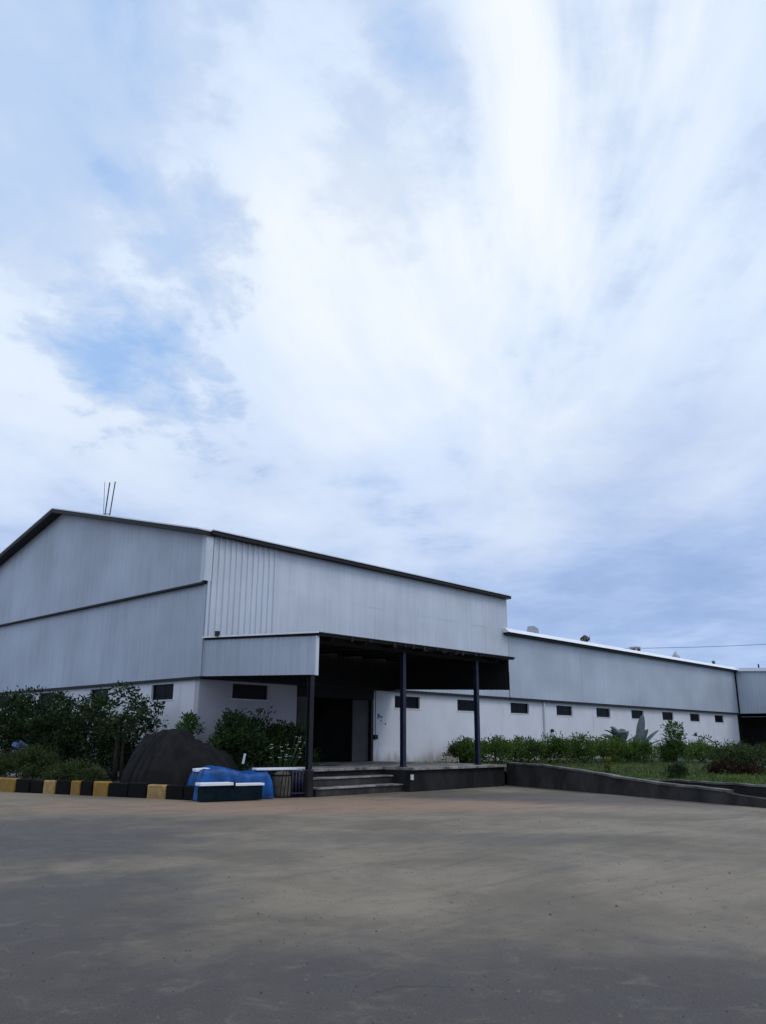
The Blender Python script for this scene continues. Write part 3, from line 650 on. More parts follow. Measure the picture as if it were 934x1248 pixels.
b = MB(); wall_strip(b, P2, H2, .16); b.build('wall_face', 'dock', KB)
for i in range(len(P2) - 1):
    bb = MB(); wall_strip(bb, [(x - .02, y) for x, y in P2[i:i + 2]], [h + .05 for h in H2[i:i + 2]], .2, h0=[h + .003 for h in H2[i:i + 2]]); bb.build('coping_stone', 'coping', KB)

# painted kerb of the planting bed
KS = thing('painted_kerb', 'planting bed kerb of alternating yellow and black painted blocks', 'kerb')
A_ = Vector((-4.98, 2.67)); B_ = Vector((-2.78, -4.45)); kd = (B_ - A_).normalized(); kn = Vector((-kd.y, kd.x)); kn = kn if kn.x > 0 else -kn
bounds = [(-4.9, -4.3, 'k'), (-4.3, -3.75, 'y'), (-3.75, -3.2, 'k'), (-3.2, -2.65, 'y'), (-2.65, -2.1, 'k'), (-2.1, -1.55, 'y'), (-1.55, -1.0, 'k'), (-1.0, -.5, 'k'), (-.5, .48, 'y'), (.48, 1.07, 'k'), (1.07, 1.63, 'k'), (1.63, 2.12, 'p'), (2.12, 2.72, 'k'), (2.72, 3.12, 'y'), (3.12, 3.58, 'k'), (3.58, 4.16, 'y'),
          (4.16, 4.9, 'k'), (4.9, 5.56, 'k'), (5.56, 6.24, 'p'), (6.24, 6.85, 'k'), (6.85, 7.45, 'k')]
for s0, s1, c in bounds:
    h = .38 + rnd.uniform(-.025, .02); o = rnd.uniform(-.02, .02)
    M = Matrix(((kd.x, kn.x, 0), (kd.y, kn.y, 0), (0, 0, 1))).to_4x4(); M.translation = (A_.x, A_.y, 0)
    b = MB(); b.box(s0 + .015, s1 - .015, o, .22 + o, -.04, h, M)
    b.build('kerb_block', {'y': 'kerb_y', 'p': 'kerb_p', 'k': 'kerb_k'}[c], KS, bevel=.03 if c != 'k' else .02)

# ------------------------------------------------------------------ vegetation
def leaf_mesh(rng, spots, size, out):
    """many small folded leaves; spots: (centre, radii, count)"""
    V, F = out
    for c, rad, n_ in spots:
        c = Vector(c)
        for _ in range(n_):
            while True:
                q = Vector((rng.uniform(-1, 1), rng.uniform(-1, 1), rng.uniform(-1, 1)))
                if q.length <= 1: break
            q = q * (0.55 + 0.45 * rng.random()) if q.length > .5 else q * 1.25
            pos = c + Vector((q.x * rad[0], q.y * rad[1], q.z * rad[2]))
            dr = (Vector((q.x, q.y, q.z * .6 + .25)) + Vector((rng.gauss(0, .55), rng.gauss(0, .55), rng.gauss(0, .45)))).normalized()
            sd = dr.cross(Vector((rng.gauss(0, 1), rng.gauss(0, 1), rng.gauss(0, 1)))).normalized(); nm = dr.cross(sd)
            l = size * rng.uniform(.6, 1.35); w = l * rng.uniform(.30, .46); k = len(V)
            V += [pos, pos + dr * l * .5 + sd * w * .5 + nm * l * .08, pos + dr * l - nm * l * .10, pos + dr * l * .5 - sd * w * .5 + nm * l * .08]
            F.append((k, k + 1, k + 2, k + 3))
def clumps(rng, c, rad, n_, cr, cnt):
    """lumps scattered through a crown's volume, mostly near its surface, so that the outline is uneven"""
    out = []
    for _ in range(n_):
        th = rng.uniform(0, 2 * math.pi); zz = rng.uniform(-.75, 1); r_ = math.sqrt(max(0, 1 - zz * zz)); k = rng.uniform(.45, 1.0)
        s = cr * rng.uniform(.6, 1.35)
        out.append(((c[0] + math.cos(th) * r_ * k * rad[0], c[1] + math.sin(th) * r_ * k * rad[1], c[2] + zz * k * rad[2]), (s, s, s * .8), int(cnt * rng.uniform(.6, 1.3))))
    return out
def bush(name, label, cat, loc, rad, h, leaf, size, n_, cnt, seed, group=None, cr=None, stems=6, z_low=.35, bark='bark', part='foliage'):
    rng = random.Random(seed); t = thing(name, label, cat, loc, group)
    c = (0, 0, h * (0.5 + z_low * .25)); rd = (rad[0], rad[1], h * (.5 - z_low * .2))
    V, F = [], []
    sp = clumps(rng, c, rd, n_, cr or min(rad) * .42, cnt)
    leaf_mesh(rng, sp, size, (V, F)); mesh_obj(part, V, F, leaf, t, fix=False)
    b = MB()
    for k in range(stems):
        q = sp[rng.randrange(len(sp))][0]; f0 = (rng.uniform(-.3, .3) * rad[0], rng.uniform(-.3, .3) * rad[1], -.05)
        mid = ((f0[0] + q[0]) / 2 + rng.uniform(-.08, .08), (f0[1] + q[1]) / 2, q[2] * .5)
        b.tube([f0, mid, q], [.022, .015, .006], 5)
    b.build('stem', bark, t, smooth=True); return t
def tree(name, label, loc, h, crown, leaf, seed, group, size=.15, n_=34, cnt=62, lean=0.0, trunks=1):
    rng = random.Random(seed); t = thing(name, label, 'tree', loc, group)
    c = (lean, 0, h - crown[2]); V, F = [], []
    sp = clumps(rng, c, crown, n_, min(crown) * .34, cnt); leaf_mesh(rng, sp, size, (V, F)); mesh_obj('crown', V, F, leaf, t, fix=False)
    b = MB()
    for k in range(trunks):
        fx, fy = (0, 0) if trunks == 1 else (rng.uniform(-.35, .35), rng.uniform(-.5, .5))
        top = Vector((c[0] + fx * 1.4, c[1] + fy * 1.4, c[2] + .1)); mid = Vector((fx + lean * .35 + rng.uniform(-.06, .06), fy + rng.uniform(-.06, .06), c[2] * .5))
        b.tube([(fx, fy, -.1), mid, top], [.06, .045, .03], 7)
        for _ in range(6):
            q = Vector(sp[rng.randrange(len(sp))][0]); s = mid.lerp(top, rng.uniform(.5, 1)); b.tube([s, s.lerp(q, .55) + Vector((0, 0, .1)), q], [.025, .016, .007], 5)
    b.build('trunk', 'bark', t, smooth=True); return t
TG = 'small trees along the gable wall'
tree('small_tree', 'feathery small tree with slim stems, nearest the covered heap', (-1.7, 1.9, .24), 2.92, (1.25, 1.55, .98), 'lf_tree', 11, TG, size=.16, n_=50, cnt=58, trunks=4)
tree('small_tree', 'dark middle tree under the clad gable, between feathery tree and leftmost tree', (-1.8, 5.4, .24), 2.95, (1.25, 1.75, 1.15), 'lf_tree', 12, TG, size=.16, n_=62, cnt=78, trunks=3)
tree('small_tree', 'dense dark tree at the left edge above the tipped lilac chair', (-1.9, 8.6, .24), 3.15, (1.3, 1.9, 1.3), 'lf_tree', 13, TG, size=.16, n_=76, cnt=80, trunks=2)
tree('small_tree', 'dark tree partly cut off by the left edge of the view', (-2.2, 11.6, .24), 3.2, (1.3, 1.9, 1.3), 'lf_tree', 14, TG, size=.16, n_=66, cnt=80)
for x, y, h, lb in ((-1.2, 3.4, 1.5, 'dense dark shrub filling the gap below the feathery tree'), (-1.3, 6.6, 1.7, 'dense dark shrub below the middle tree at the gable wall'), (-1.4, 9.6, 1.8, 'dense dark shrub behind the leftmost tree and lilac chair')):
    bush('dense_shrub', lb, 'shrub', (x, y, .24), (.8, 1.5), h, 'lf_tree', .14, 56, 70, int(80 + y), 'dense shrubs under the small trees', cr=.42, z_low=.1, stems=7)
bush('clipped_bush', 'low domed clipped bush behind the faded yellow kerb block', 'bush', (-3.95, 3.55, .24), (.85, 1.25), 1.02, 'lf_clip', .08, 90, 110, 21, stems=4, z_low=.1, cr=.34)
bush('clipped_bush', 'low dark hedge bush at far left behind the yellow kerb', 'bush', (-4.6, 5.3, .24), (.75, 1.4), .72, 'lf_clip', .08, 80, 100, 22, stems=4, z_low=.1, cr=.32)
bush('clipped_bush', 'low flat hedge bush between domed bush and covered heap', 'bush', (-3.62, 0.95, .20), (.58, 1.45), .62, 'lf_clip', .08, 80, 100, 23, stems=4, z_low=.1, cr=.30)
bush('wall_shrub', 'small bright green shrub against the pale corner wall above the heap', 'shrub', (-.55, -.25, .24), (.40, .40), 2.02, 'lf_bright', .13, 14, 46, 24, cr=.2, z_low=1.5, stems=5)
bush('leafy_bush', 'big rounded dark green bush left of the dock steps, under the window', 'bush', (.55, -1.9, .24), (1.15, .95), 2.12, 'lf_shrub', .13, 80, 110, 25, cr=.44, z_low=.2, stems=10)
bush('leafy_bush', 'lower spreading bush right of the big bush, next to canopy post', 'bush', (2.0, -2.1, .24), (1.1, .8), 1.75, 'lf_shrub', .13, 70, 100, 26, cr=.42, z_low=.2, stems=8)

def flower(label, loc, pts, seed):
    rng = random.Random(seed); t = thing('flowering_plant', label, 'plant', loc, 'white flowering plants by the dock')
    V, F = [], []; leaf_mesh(rng, [((0, 0, .35), (.22, .22, .35), 110)], .11, (V, F)); mesh_obj('foliage', V, F, 'lf_dark', t, fix=False)
    b = MB()
    for q in pts: b.tube([(q[0] * .2, q[1] * .2, 0), (q[0] * .7, q[1] * .7, q[2] * .6), q], .007, 5)
    b.build('stem', 'lf_shrub', t)
    for q in pts:
        b = MB(); q = Vector(q)
        for k in range(5):
            a = k * 1.2566 + rng.random(); dv = Vector((math.cos(a), math.sin(a), .35)).normalized(); s = Vector((-math.sin(a), math.cos(a), 0)); l = rng.uniform(.045, .075)
            b.add([q, q + dv * l * .6 + s * l * .4, q + dv * l, q + dv * l * .6 - s * l * .4], [(0, 1, 2, 3)])
        b.build('blossom', 'petal', t, fix=False)
rg = random.Random(5)
flower('white flowering plant with loose arching sprays, left of the other flowering plant', (-.05, -4.35, .24), [(rg.uniform(-.45, .3), rg.uniform(-.3, .1), rg.uniform(.75, 1.2)) for _ in range(15)], 31)
flower('tall narrow white flowering plant close against the canopy post', (-.35, -4.55, .24), [(rg.uniform(.25, .55) + .35, rg.uniform(-.2, .2) - .2, rg.uniform(.8, 1.55)) for _ in range(14)], 32)

# right-hand planting
HG = 'leafy shrubs in a row beside the white wall'
rows = [(12.9, -1.25, 1.0, .95, 'leafy shrub beside the last canopy post, first of the row'), (14.5, -1.6, 1.1, .92, 'low leafy shrub second from the canopy post'), (16.2, -2.0, 1.1, .98, 'leafy shrub below the second window right of the canopy'),
        (17.9, -2.6, 1.15, 1.08, 'feathery bright shrub in the middle of the row'), (19.6, -3.1, 1.2, 1.12, 'tallest leafy shrub of the row, with arching shoots'), (21.4, -3.6, 1.2, 1.0, 'leafy shrub just left of the grey leaved plants'), (23.4, -3.9, 1.2, .92, 'leafy shrub at the foot of the grey leaved plants')]
for i, (x, y, r_, h, lb) in enumerate(rows):
    bush('leafy_shrub', lb, 'shrub', (x, y, lawn_z(x, y) - .03), (r_, .85), h * 1.12, 'lf_hedge', .12, 60, 75, 40 + i, HG, cr=.36, z_low=.15, stems=6)
more = [(25.9, -4.6, 1.2, .95, 'lf_hedge', 'dark leafy shrub below the upright bright shrub'), (28.2, -5.2, 1.3, 1.0, 'lf_hedge', 'leafy shrub right of the upright bright shrub'), (30.6, -5.9, 1.3, .82, 'lf_hedge', 'leafy shrub below the last windows of the wing')]
for i, (x, y, r_, h, lf, lb) in enumerate(more):
    bush('leafy_shrub', lb, 'shrub', (x, y, lawn_z(x, y) - .03), (r_, .9), h * 1.1, lf, .12, 56, 75, 60 + i, HG, cr=.38, z_low=.15, stems=6)
bush('upright_shrub', 'tall upright bright green shrub standing against the white wing wall', 'shrub', (25.3, -5.0, .44), (.5, .5), 2.15, 'lf_bright', .17, 26, 40, 70, cr=.32, z_low=.1, stems=8)
bush('clipped_hedge', 'dense clipped hedge at the right edge with reddish base', 'hedge', (16.6, -11.6, .38), (1.35, 1.1), 1.12, 'lf_clip', .10, 60, 90, 71, cr=.42, z_low=.3, stems=8)
bush('clipped_hedge', 'clipped hedge cut off by the right edge, beyond the reddish hedge', 'hedge', (17.8, -13.4, .38), (1.4, 1.2), 1.15, 'lf_clip', .10, 60, 80, 72, cr=.42, z_low=.3, stems=8)
bush('low_red_shrub', 'low band of reddish foliage in front of the clipped hedge', 'shrub', (15.5, -11.5, .38), (.75, 1.15), .42, 'lf_red', .09, 40, 60, 73, cr=.22, z_low=.0, stems=4)
bush('dark_shrub', 'small dark rounded shrub on the lawn just behind the kerb', 'shrub', (9.6, -12.0, .36), (.42, .42), .52, 'lf_shrub', .08, 26, 60, 74, cr=.18, z_low=.0, stems=4)
bush('yellow_plant', 'small yellow green plant at the lawn edge near the wall coping', 'plant', (12.2, -8.3, .4), (.14, .14), .55, 'lf_yel', .13, 8, 22, 75, cr=.1, z_low=.1, stems=4)

def big_leaf(b, base, az, length, width, rise, droop, n_=8, fold=.25):
    """one long blade with a raised midrib fold"""
    base = Vector(base); d_ = Vector((math.cos(az), math.sin(az), 0)); s = Vector((-math.sin(az), math.cos(az), 0)); rows_ = []
    for i in range(n_ + 1):
        t = i / n_; w = width * (max(0, math.sin(math.pi * min(1, .05 + t * .95))) ** .55) * .5
        p_ = base + d_ * length * t * math.cos(rise) + Vector((0, 0, length * (t * math.sin(rise) - droop * t * t)))
        rows_.append((p_ + s * w + Vector((0, 0, w * fold)), p_, p_ - s * w + Vector((0, 0, w * fold))))
    V = [v for r_ in rows_ for v in r_]; F = []
    for i in range(n_):
        k = 3 * i; F += [(k, k + 1, k + 4, k + 3), (k + 1, k + 2, k + 5, k + 4)]
    b.add(V, F)
def leaf_plant(name, label, cat, loc, leaves, material, group=None, sh=.1):
    t = thing(name, label, cat, loc, group)
    for lf in leaves:
        b = MB(); big_leaf(b, (0, 0, sh), *lf); b.build('leaf', material, t, smooth=True, fix=False)
    b = MB(); b.tube([(0, 0, -.1), (0, 0, sh + .15)], [.11, .07], 8); b.build('stem', 'bark', t); return t
vd = math.atan2(-.73, .683)     # the view's right-hand direction on the ground
leaf_plant('broad_leaf_plant', 'grey green plant with broad sprawling leaves against the white wall', 'plant', (25.2, -2.2, .5),
           [(vd + 3.0, 1.9, .62, 1.05, .42), (vd + 2.6, 1.7, .55, .85, .38), (vd + 3.4, 1.6, .6, .6, .2), (vd + .4, 1.3, .5, 1.2, .3), (vd + 2.2, 1.7, .55, 1.2, .3), (vd - .2, 1.2, .5, .8, .3), (vd + 3.2, 2.0, .6, 1.25, .45), (vd + 3.9, 1.5, .5, .9, .4), (vd + 2.9, 1.5, .6, .45, .1), (vd + 3.6, 1.7, .55, 1.15, .4), (vd + 1.2, 1.5, .5, 1.2, .3), (vd + 4.6, 1.5, .5, 1.1, .4)], 'lf_grey', 'grey leaved plants by the wall', .75)
leaf_plant('broad_leaf_plant', 'tall upright grey leaf plant with one drooping tip, right of the sprawling one', 'plant', (26.2, -2.6, .5),
           [(vd + .35, 2.2, .75, 1.36, .06), (vd + .15, 2.0, .6, .85, .15), (vd - .3, 1.7, .5, .65, .2), (vd + 2.9, 1.3, .5, 1.3, .2), (vd + .5, 1.8, .5, 1.1, .2), (vd + 1.2, 1.5, .5, 1.2, .3)], 'lf_grey', 'grey leaved plants by the wall', .45)
leaf_plant('strap_leaf_plant', 'dark strap leaved plant rising by the slab seat and last post', 'plant', (12.9, -1.6, .58),
           [(vd + 3.0, 1.15, .22, 1.05, .2), (vd + 2.7, .9, .18, 1.2, .2), (vd + .3, .8, .18, 1.2, .2), (vd + 1.4, .9, .18, 1.3, .1), (vd + 3.5, .8, .18, .7, .3)], 'lf_dark')
t = thing('sapling', 'thin bent dark sapling with sparse leaves near the far dark bay', 'sapling', (37.6, -2.4, .5))
sd = Vector((.683, -.73, 0))
b = MB(); pl = [Vector((0, 0, -.1)), Vector((0, 0, .6)) , Vector((0, 0, .95)) - sd * .15, Vector((0, 0, 1.25)) - sd * .7, Vector((0, 0, 1.38)) - sd * 1.3]; b.tube(pl, [.05, .05, .045, .035, .02], 6); b.build('stem', 'bark', t, smooth=True)
V, F = [], []; leaf_mesh(random.Random(3), [(pl[4], (.2, .2, .1), 14), (pl[3], (.3, .3, .1), 16), (pl[2], (.2, .2, .1), 10)], .2, (V, F)); mesh_obj('foliage', V, F, 'lf_dark', t, fix=False)

# grass on the lawn
def grass():
    rng = random.Random(9); V = []; F = []
    for _ in range(26000):
        y = -rng.random() ** .8 * 18.5; xr = 9.7
        for (xa, ya), (xb, yb) in zip(RW[:-1], RW[1:]):
            if yb <= y <= ya: xr = xa + (xb - xa) * (ya - y) / (ya - yb) + .3
        if y < -12.3: xr += .65
        x = xr + rng.random() ** 1.6 * 17; z = lawn_z(x, y)
        a = rng.uniform(0, 6.28); h = rng.uniform(.05, .17); w = .014; l = Vector((math.cos(a), math.sin(a), 0)); q = Vector((x, y, z - .02)); s = Vector((-l.y, l.x, 0)) * w; k = len(V)
        V += [q - s, q + s, q + Vector((0, 0, h * .7)) + l * h * .2 + s * .6, q + Vector((0, 0, h)) + l * h * .5]; F.append((k, k + 1, k + 2, k + 3))
    return tag(mesh_obj('grass', V, F, 'grass', fix=False), kind='stuff')
grass()

# ------------------------------------------------------------------ heap, tarpaulins and junk by the kerb
def tarp_heap():
    t = thing('covered_heap', 'tall heap draped in a black tarpaulin beside the kerb', 'covered heap', (-2.38, -1.75, 0))
    poles = [(-.66, .1, 1.74, .66), (-.35, .15, 1.82, .95), (.0, .1, 1.86, 1.1), (.32, .12, 1.85, 1.15), (.62, .15, 1.80, 1.2), (1.1, .25, 1.50, 1.2), (1.55, .2, 1.38, 1.0), (.35, -.35, 1.2, .85)]
    n1, n2 = 130, 80; rng = random.Random(2); V = []; F = []
    for j in range(n2 + 1):
        for i in range(n1 + 1):
            a = -2.5 + 5.6 * i / n1; c = -1.0 + 2.45 * j / n2
            r_ = []
            for (pa, pc, ph, pr) in poles:
                dd = math.hypot(a - pa, (c - pc) * (1.25 if c < pc else 1.0)) / pr; r_.append(ph * (1 - max(0, dd - .10)) ** .62 if dd < 1.1 else -.5 * (dd - 1.1))
            zz = math.log(sum(math.exp(11 * q) for q in r_)) / 11 - .10
            an = math.atan2(c, a); zz += (.15 * abs(math.sin(an * 4.5 + 1.1 * math.sin(an * 3))) ** .5 + .05 * math.sin(an * 17 + 2 * math.sin(an * 5))) * min(1, max(0, 1.75 - zz)) * 1.2 + .018 * math.sin(a * 9 + c * 5) + .055 * abs(math.sin(a * 5.5 - c * 7 + 1.3 * math.sin(a * 2.3))) ** .5 + .010 * math.sin(a * 21 - c * 9)
            w_ = Vector((a * 1.7, c * 1.7, zz * .9)); amp = min(1, max(0, zz) * 2)
            zz += amp * (.07 * mnoise.noise(w_) + .10 * (.4 - abs(mnoise.noise(Vector((a * 3.4 + c * .9, c * 1.1 - a * .4, 5))))))
            kk = .36 * (1 - min(1, max(0, zz)))  # skirt creases
            sx = kk * .25 * math.sin(a * 13 + 2 * math.sin(a * 4))
            zz *= min(1, .02 + j / 5) ** .5 if zz > 0 else 1   # the hem falls to the ground behind the kerb
            p_ = kd * a + kn * (c - sx)
            V.append((p_.x, p_.y, max(.012 + .01 * math.sin(i * 1.7 + j), zz)))
    for j in range(n2):
        for i in range(n1):
            k = j * (n1 + 1) + i; q = (k, k + 1, k + n1 + 2, k + n1 + 1)
            if max(V[w][2] for w in q) > .03: F.append(q)
    mesh_obj('tarpaulin', V, F, 'tarp', t, smooth=True)
    return t
tarp_heap()
# blue tarpaulin over a box
t = thing('blue_covered_box', 'box under a shiny blue tarpaulin in front of the big bush', 'covered box', (-1.80, -4.35, 0))
BR = Vector((.8, -.6)); th = math.atan2(-.26, .965); t.rotation_euler = (0, 0, th)
n1, n2 = 46, 34; V = []; F = []
for j in range(n2 + 1):
    for i in range(n1 + 1):
        a = -1.18 + 2.36 * i / n1; c = -.62 + 1.24 * j / n2
        ex = max(0, abs(a) - .93); ey = max(0, abs(c) - .42); e = math.hypot(ex, ey)
        z = .80 - .12 * (a + 1) / 2 + .10 * math.exp(-((a + .5) / .25) ** 2 - (c / .5) ** 2) - .028 * math.sin(a * 6 + 2 * c) - .02 * math.sin(c * 9 - 3 * a)
        z -= min(1, e / .20) ** 1.3 * z * .98
        ff = .05 * min(1, e * 8) * math.sin((a * 10 if ey > ex else c * 12) + 1.2)
        aa = max(-.99, min(.99, a)) + (a - max(-.99, min(.99, a))) * .45 + (math.copysign(ff, a) if ex > 0 else 0); cc = max(-.47, min(.47, c)) + (c - max(-.47, min(.47, c))) * .45 + (math.copysign(ff, c) if ey > 0 else 0)
        V.append((aa, cc, max(.02, z)))
for j in range(n2):
    for i in range(n1): k = j * (n1 + 1) + i; F.append((k, k + 1, k + n1 + 2, k + n1 + 1))
mesh_obj('tarpaulin', V, F, 'blue', t, smooth=True)
box('carton', -.9, .88, -.38, .38, .02, .60, 'crate', t)
# low bench with a white board on top
t = thing('low_bench', 'low dark bench with a bright white top board before the blue tarpaulin', 'bench', (-2.30, -5.02, 0), rz=th)
box('top_board', -.88, .05, -.2, .2, .40, .475, 'board', t, .008); box('top_board', .06, .92, -.18, .18, .38, .44, 'board', t, .008)
box('side_panel', -.82, .88, -.15, .15, .02, .376, 'crate', t)
box('strap', .03, .08, -.215, .215, .36, .483, 'crate', t)
t = box('white_board', -.3, .22, -.16, .16, .0, .06, 'board'); t.location = (-2.50, -4.15, .75); t.rotation_euler = (.05, -.06, th); tag(t, 'short white board sticking out between blue tarpaulin and black heap', 'board')
box('trestle', -.2, .2, -.1, .14, -.72, -.006, 'crate', t)
b = MB(); b.box(-.78, .78, -.17, .17, 0, .055); o = b.build('white_plank', 'board', bevel=.006); o.location = (-.42, -4.80, .74); o.rotation_euler = (.02, -.0, th); tag(o, 'long white plank lying across the tan drum and the dark rack', 'plank')
# tan drum
t = thing('tan_drum', 'upright tan drum tied with dark cords right of the blue tarpaulin', 'drum', (-.42, -4.92, 0))
b = MB(); b.lathe([(.27, .01), (.28, .12), (.28, .40), (.275, .56), (.25, .65), (.16, .70)], 26); b.build('drum_body', 'drum', t, smooth=True)
for z in (.60,):
    b = MB(); b.lathe([(.262, z - .02), (.288, z - .012), (.288, z + .012), (.262, z + .02)], 26); b.build('hoop', 'crate', t)
b = MB()
for k in range(3): a = -2.4 + k * .35; b.tube([(.30 * math.cos(a), .30 * math.sin(a), .02), (.31 * math.cos(a + .1), .31 * math.sin(a + .1), .4), (.24 * math.cos(a + .3), .24 * math.sin(a + .3), .72)], .011, 5)
b.build('cord', 'crate', t)
t = thing('steel_rack', 'dark blue barred steel rack between the tan drum and the steps', 'rack', (.02, -5.12, 0), rz=th)
for k in range(6):
    b = MB(); b.tube([(-.26 + k * .105, -.16, 0), (-.26 + k * .105, -.16, .74)], .026, 7); b.build('bar', 'navy', t, smooth=True)
    b = MB(); b.tube([(-.26 + k * .105, .16, 0), (-.26 + k * .105, .16, .70)], .022, 7); b.build('bar', 'navy', t, smooth=True)
for z in (.1, .66):
    b = MB(); b.box(-.29, .29, -.185, -.165, z, z + .04); b.box(-.29, .29, .165, .185, z, z + .04); b.box(-.31, -.29, -.185, .185, z, z + .04); b.box(.29, .31, -.185, .185, z, z + .04); b.build('rail', 'navy', t)
box('shelf', -.28, .28, -.15, .15, .25, .28, 'crate', t)
# tipped chair
t = thing('plastic_chair', 'tipped lilac blue plastic chair lying below the leftmost trees', 'chair', (-2.7, 7.1, .62))
sdv = Matrix(((.683, .73, 0), (-.73, .683, 0), (0, 0, 1))).to_4x4()
def rb(name, a0, a1, c0, c1, dep, rot, off):
    b = MB(); b.box(a0, a1, 0, dep, c0, c1, Matrix.Translation(Vector((0, 0, 0))) @ sdv @ Matrix.Translation(off) @ Matrix.Rotation(rot, 4, 'Y')); b.build(name, 'lilac', t, bevel=.012)
rb('seat', -.30, .26, -.07, .07, .45, .45, Vector((-.02, 0, .62)))
rb('backrest', -.09, .09, -.42, .0, .06, -.25, Vector((-.22, -.02, .52))); rb('leg', -.05, .05, -.45, .0, .06, .75, Vector((.30, -.02, .46))); rb('leg', -.04, .04, -.45, .0, .06, .75, Vector((.46, .08, .42))); rb('leg', -.04, .04, -.40, .0, .06, -.35, Vector((-.12, .36, .5)))
rb('armrest', -.22, .22, -.03, .03, .06, .5, Vector((.14, .02, .74)))
box('stone_block', 0, .01, 0, .01, 0, .01, 'sill').name = 'tmp'
bpy.data.objects.remove(bpy.data.objects['tmp'])
st_ = MB(); st_.lathe([(.30, 0), (.34, .1), (.32, .38), (.2, .46)], 16); o = st_.build('planter', 'sill', smooth=True); o.location = (-2.7, 7.1, .2); tag(o, 'squat grey planter under the tipped lilac chair', 'planter')
bk = MB(); bk.box(-.13, .13, -.12, .12, 0, .30); o = bk.build('grey_carton', 'galv', bevel=.01); o.location = (6.2, 2.6, .72); 
bpy.data.objects.remove(o)
o = box('bench_slab', -.75, .75, -.22, .22, 0, .09, 'sill', None, .01); o.location = (13.3, -1.1, .92); o.rotation_euler = (0, 0, 0); tag(o, 'grey stone slab seat against the white wall by the last canopy post', 'bench')
for s in (-.4, .4): box('slab_leg', s - .1, s + .1, -.16, .16, -.5, -.003, 'dock', o)
o = box('label_stake', -.035, .035, -.01, .01, 0, .30, 'board'); o.location = (-.35, -3.0, .86); o.rotation_euler = (0, .22, 0); tag(o, 'small white stake standing in the big bush', 'stake')

# ------------------------------------------------------------------ roof fittings
RD = thing('roof_rods', 'pair of thin dark rods standing on the gable roof edge', 'rods', (-.1, 7.35, gz(7.35) + .1))
def rod(a, l, r_, lean=0.0):
    b = MB(); q = sd * a; b.tube([q, q + sd * lean * .5 + Vector((0, 0, l * .5)), q + sd * lean + Vector((0, 0, l))], r_, 6); b.build('rod', 'cable', RD)
rod(-.10, 1.48, .028, .07); rod(.10, 1.52, .026, .10); rod(-.16, 1.5, .011, -.08)
b = MB(); b.tube([-sd * .13 + Vector((0, 0, .10)), sd * .13 + Vector((0, 0, .10))], .018, 6); b.build('cross_bar', 'cable', RD)
def rp(u, v=.55): return (u, v, ZW + .24 + .05 * v)
vent_u = (21.3, 26.9, 33.2, 39.3, 45.9, 52.4)
t = thing('roof_hood', 'pale tilted sheet hood on the wing roof next to the warehouse end', 'roof hood', rp(vent_u[0]))
b = MB(); b.hexa([(-.3, -.22, 0), (.3, -.22, 0), (.3, .22, 0), (-.3, .22, 0)], [(-.12, -.2, .55), (.34, -.2, .42), (.34, .2, .42), (-.12, .2, .55)]); b.build('hood', 'galv', t); box('base_flashing', -.4, .4, -.3, .3, -.05, .03, 'flash', t)
t = thing('turbine_vent', 'spinning turbine ventilator with rusty vanes on the wing roof', 'roof vent', rp(vent_u[1]))
b = MB(); b.lathe([(.14, 0), (.14, .2)], 14); b.build('neck', 'galv', t)
for k in range(12):
    a = k * math.pi / 6; b = MB(); pr = [(.14, .2), (.28, .32), (.28, .42), (.12, .54)]; V = []; 
    for r_, z in pr: V += [(r_ * math.cos(a), r_ * math.sin(a), z), (r_ * math.cos(a + .42), r_ * math.sin(a + .42), z)]
    b.add(V, [(0, 1, 3, 2), (2, 3, 5, 4), (4, 5, 7, 6)]); b.build('vane', 'rust', t, fix=False)
b = MB(); b.lathe([(.13, .54), (.02, .60)], 14); b.build('cap', 'rust', t); b = MB(); b.tube([(.55, 0, 0), (.58, 0, .62)], .014, 5); b.build('stay', 'cable', t)
t = thing('box_vent', 'small square louvred box vent on the wing roof, third from the left', 'roof vent', rp(vent_u[2]))
b = MB(); b.box(-.28, .28, -.25, .25, 0, .40); b.build('housing', 'galv', t); box('louvre', -.18, .18, -.275, -.252, .1, .3, 'black_sheet', t); box('louvre', -.305, -.282, -.15, .15, .1, .3, 'black_sheet', t); box('lid', -.33, .33, -.3, .3, .403, .45, 'flash', t); box('duct', .30, .75, -.1, .1, 0, .12, 'galv', t)
t = thing('cone_cowl', 'dark pointed cone cowl on the wing roof', 'roof vent', rp(vent_u[3]))
b = MB(); b.lathe([(.22, 0), (.28, .08), (.30, .2), (.16, .45), (.03, .62)], 14); b.build('cowl', 'galv', t, smooth=True); b = MB(); b.lathe([(.34, .0), (.34, .04)], 14); b.build('collar', 'dark_paint', t)
t = thing('capped_pipe_vent', 'short capped pipe vent with side elbow on the wing roof', 'roof vent', rp(vent_u[4]))
b = MB(); b.tube([(0, 0, 0), (0, 0, .38)], .1, 10); b.build('pipe', 'rust', t); b = MB(); b.lathe([(.2, .39), (.02, .5)], 12); b.build('cap', 'galv', t); b = MB(); b.tube([(.1, 0, .18), (.32, 0, .2), (.42, 0, .08)], .09, 8); b.build('elbow', 'galv', t)
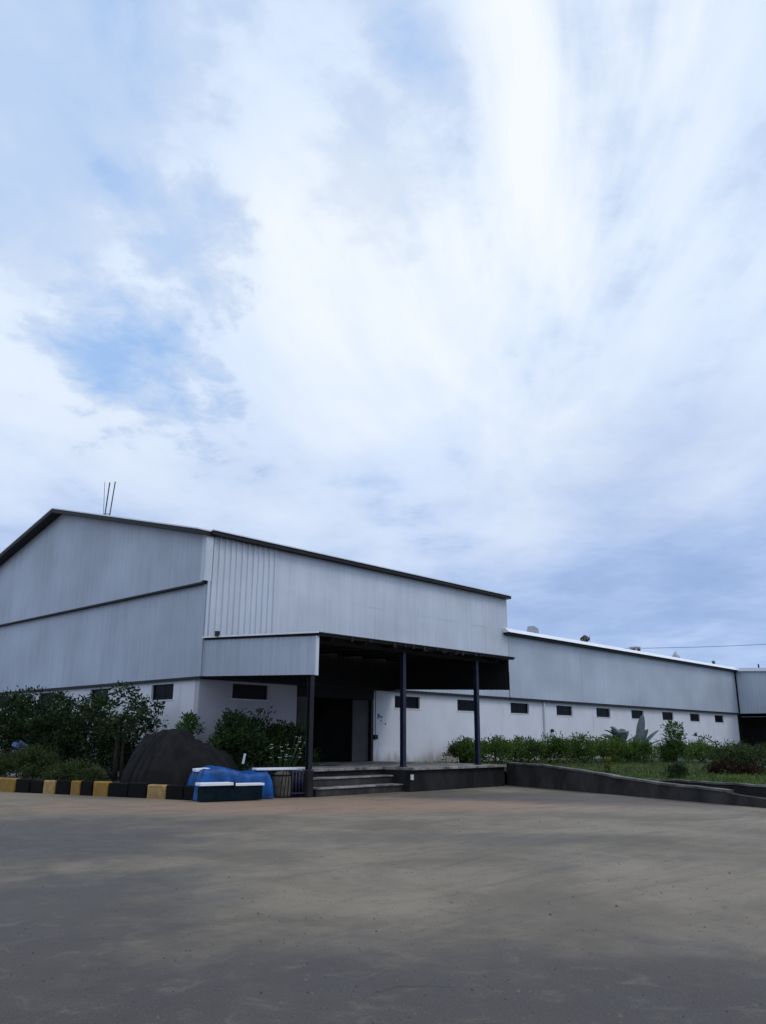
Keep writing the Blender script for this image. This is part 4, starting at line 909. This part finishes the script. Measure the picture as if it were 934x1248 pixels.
t = thing('pipe_vent', 'thin dark pipe stub on the roof corner furthest right', 'roof vent', rp(vent_u[5], -.5))
b = MB(); b.tube([(0, 0, 0), (-.05, 0, .62)], .06, 8); b.build('pipe', 'dark_paint', t); b = MB(); b.tube([(.1, 0, .12), (.4, 0, .1)], .12, 8); b.build('elbow', 'dark_paint', t)
# power line behind
t = thing('power_line', 'thin overhead power cable passing behind the wing roof', 'cable', (66, 15, 0))
pa, pb = Vector((56.7, 24.2, 10.9)), Vector((77.7, 1.5, 11.7)); q0 = Vector((66, 15, 0))
b = MB(); b.tube([pa.lerp(pb, k / 12) - q0 - Vector((0, 0, .35 * (1 - (k / 6 - 1) ** 2))) for k in range(13)], .022, 5); b.build('cable', 'cable', t)
for q in (pa, pb): b = MB(); b.tube([(q.x - q0.x, q.y - q0.y, 0), (q.x - q0.x, q.y - q0.y, q.z + .15)], [.16, .1], 9); b.build('pole', 'conc_pole', t)

# loose grit and small stones on the yard
def grit():
    rng = random.Random(17); V = []; F = []
    dirs = [Vector((math.cos(a), math.sin(a), 0)) for a in (0, 1.05, 2.1, 3.14, 4.2, 5.24)]
    for i in range(5200):
        r_ = 3.2 + 26 * rng.random() ** 1.7; a = .753 + rng.uniform(-.52, .52)          # bearing from the yard corner where people walk in
        x, y = -16.06 + r_ * math.cos(a), -23.45 + r_ * math.sin(a)
        if x > 4 or (x > -2 and y > -6.5) or y > -5 + (-3 - x) * 3: continue
        s_ = rng.uniform(.003, .009) * (1 + (rng.random() < .05) * 1.2); k = len(V); c = Vector((x, y, 0))
        V += [c + d_ * s_ * rng.uniform(.7, 1.3) for d_ in dirs] + [c + Vector((rng.uniform(-.3, .3) * s_, rng.uniform(-.3, .3) * s_, s_ * rng.uniform(.6, 1.1)))]
        F += [(k + j, k + (j + 1) % 6, k + 6) for j in range(6)]
    tag(mesh_obj('gravel', V, F, mat('grit_stone', (0.15, 0.135, 0.115), 0.9, 0, 0.2, 3, island=0.5, spec=0.2), fix=False), kind='stuff')
grit()
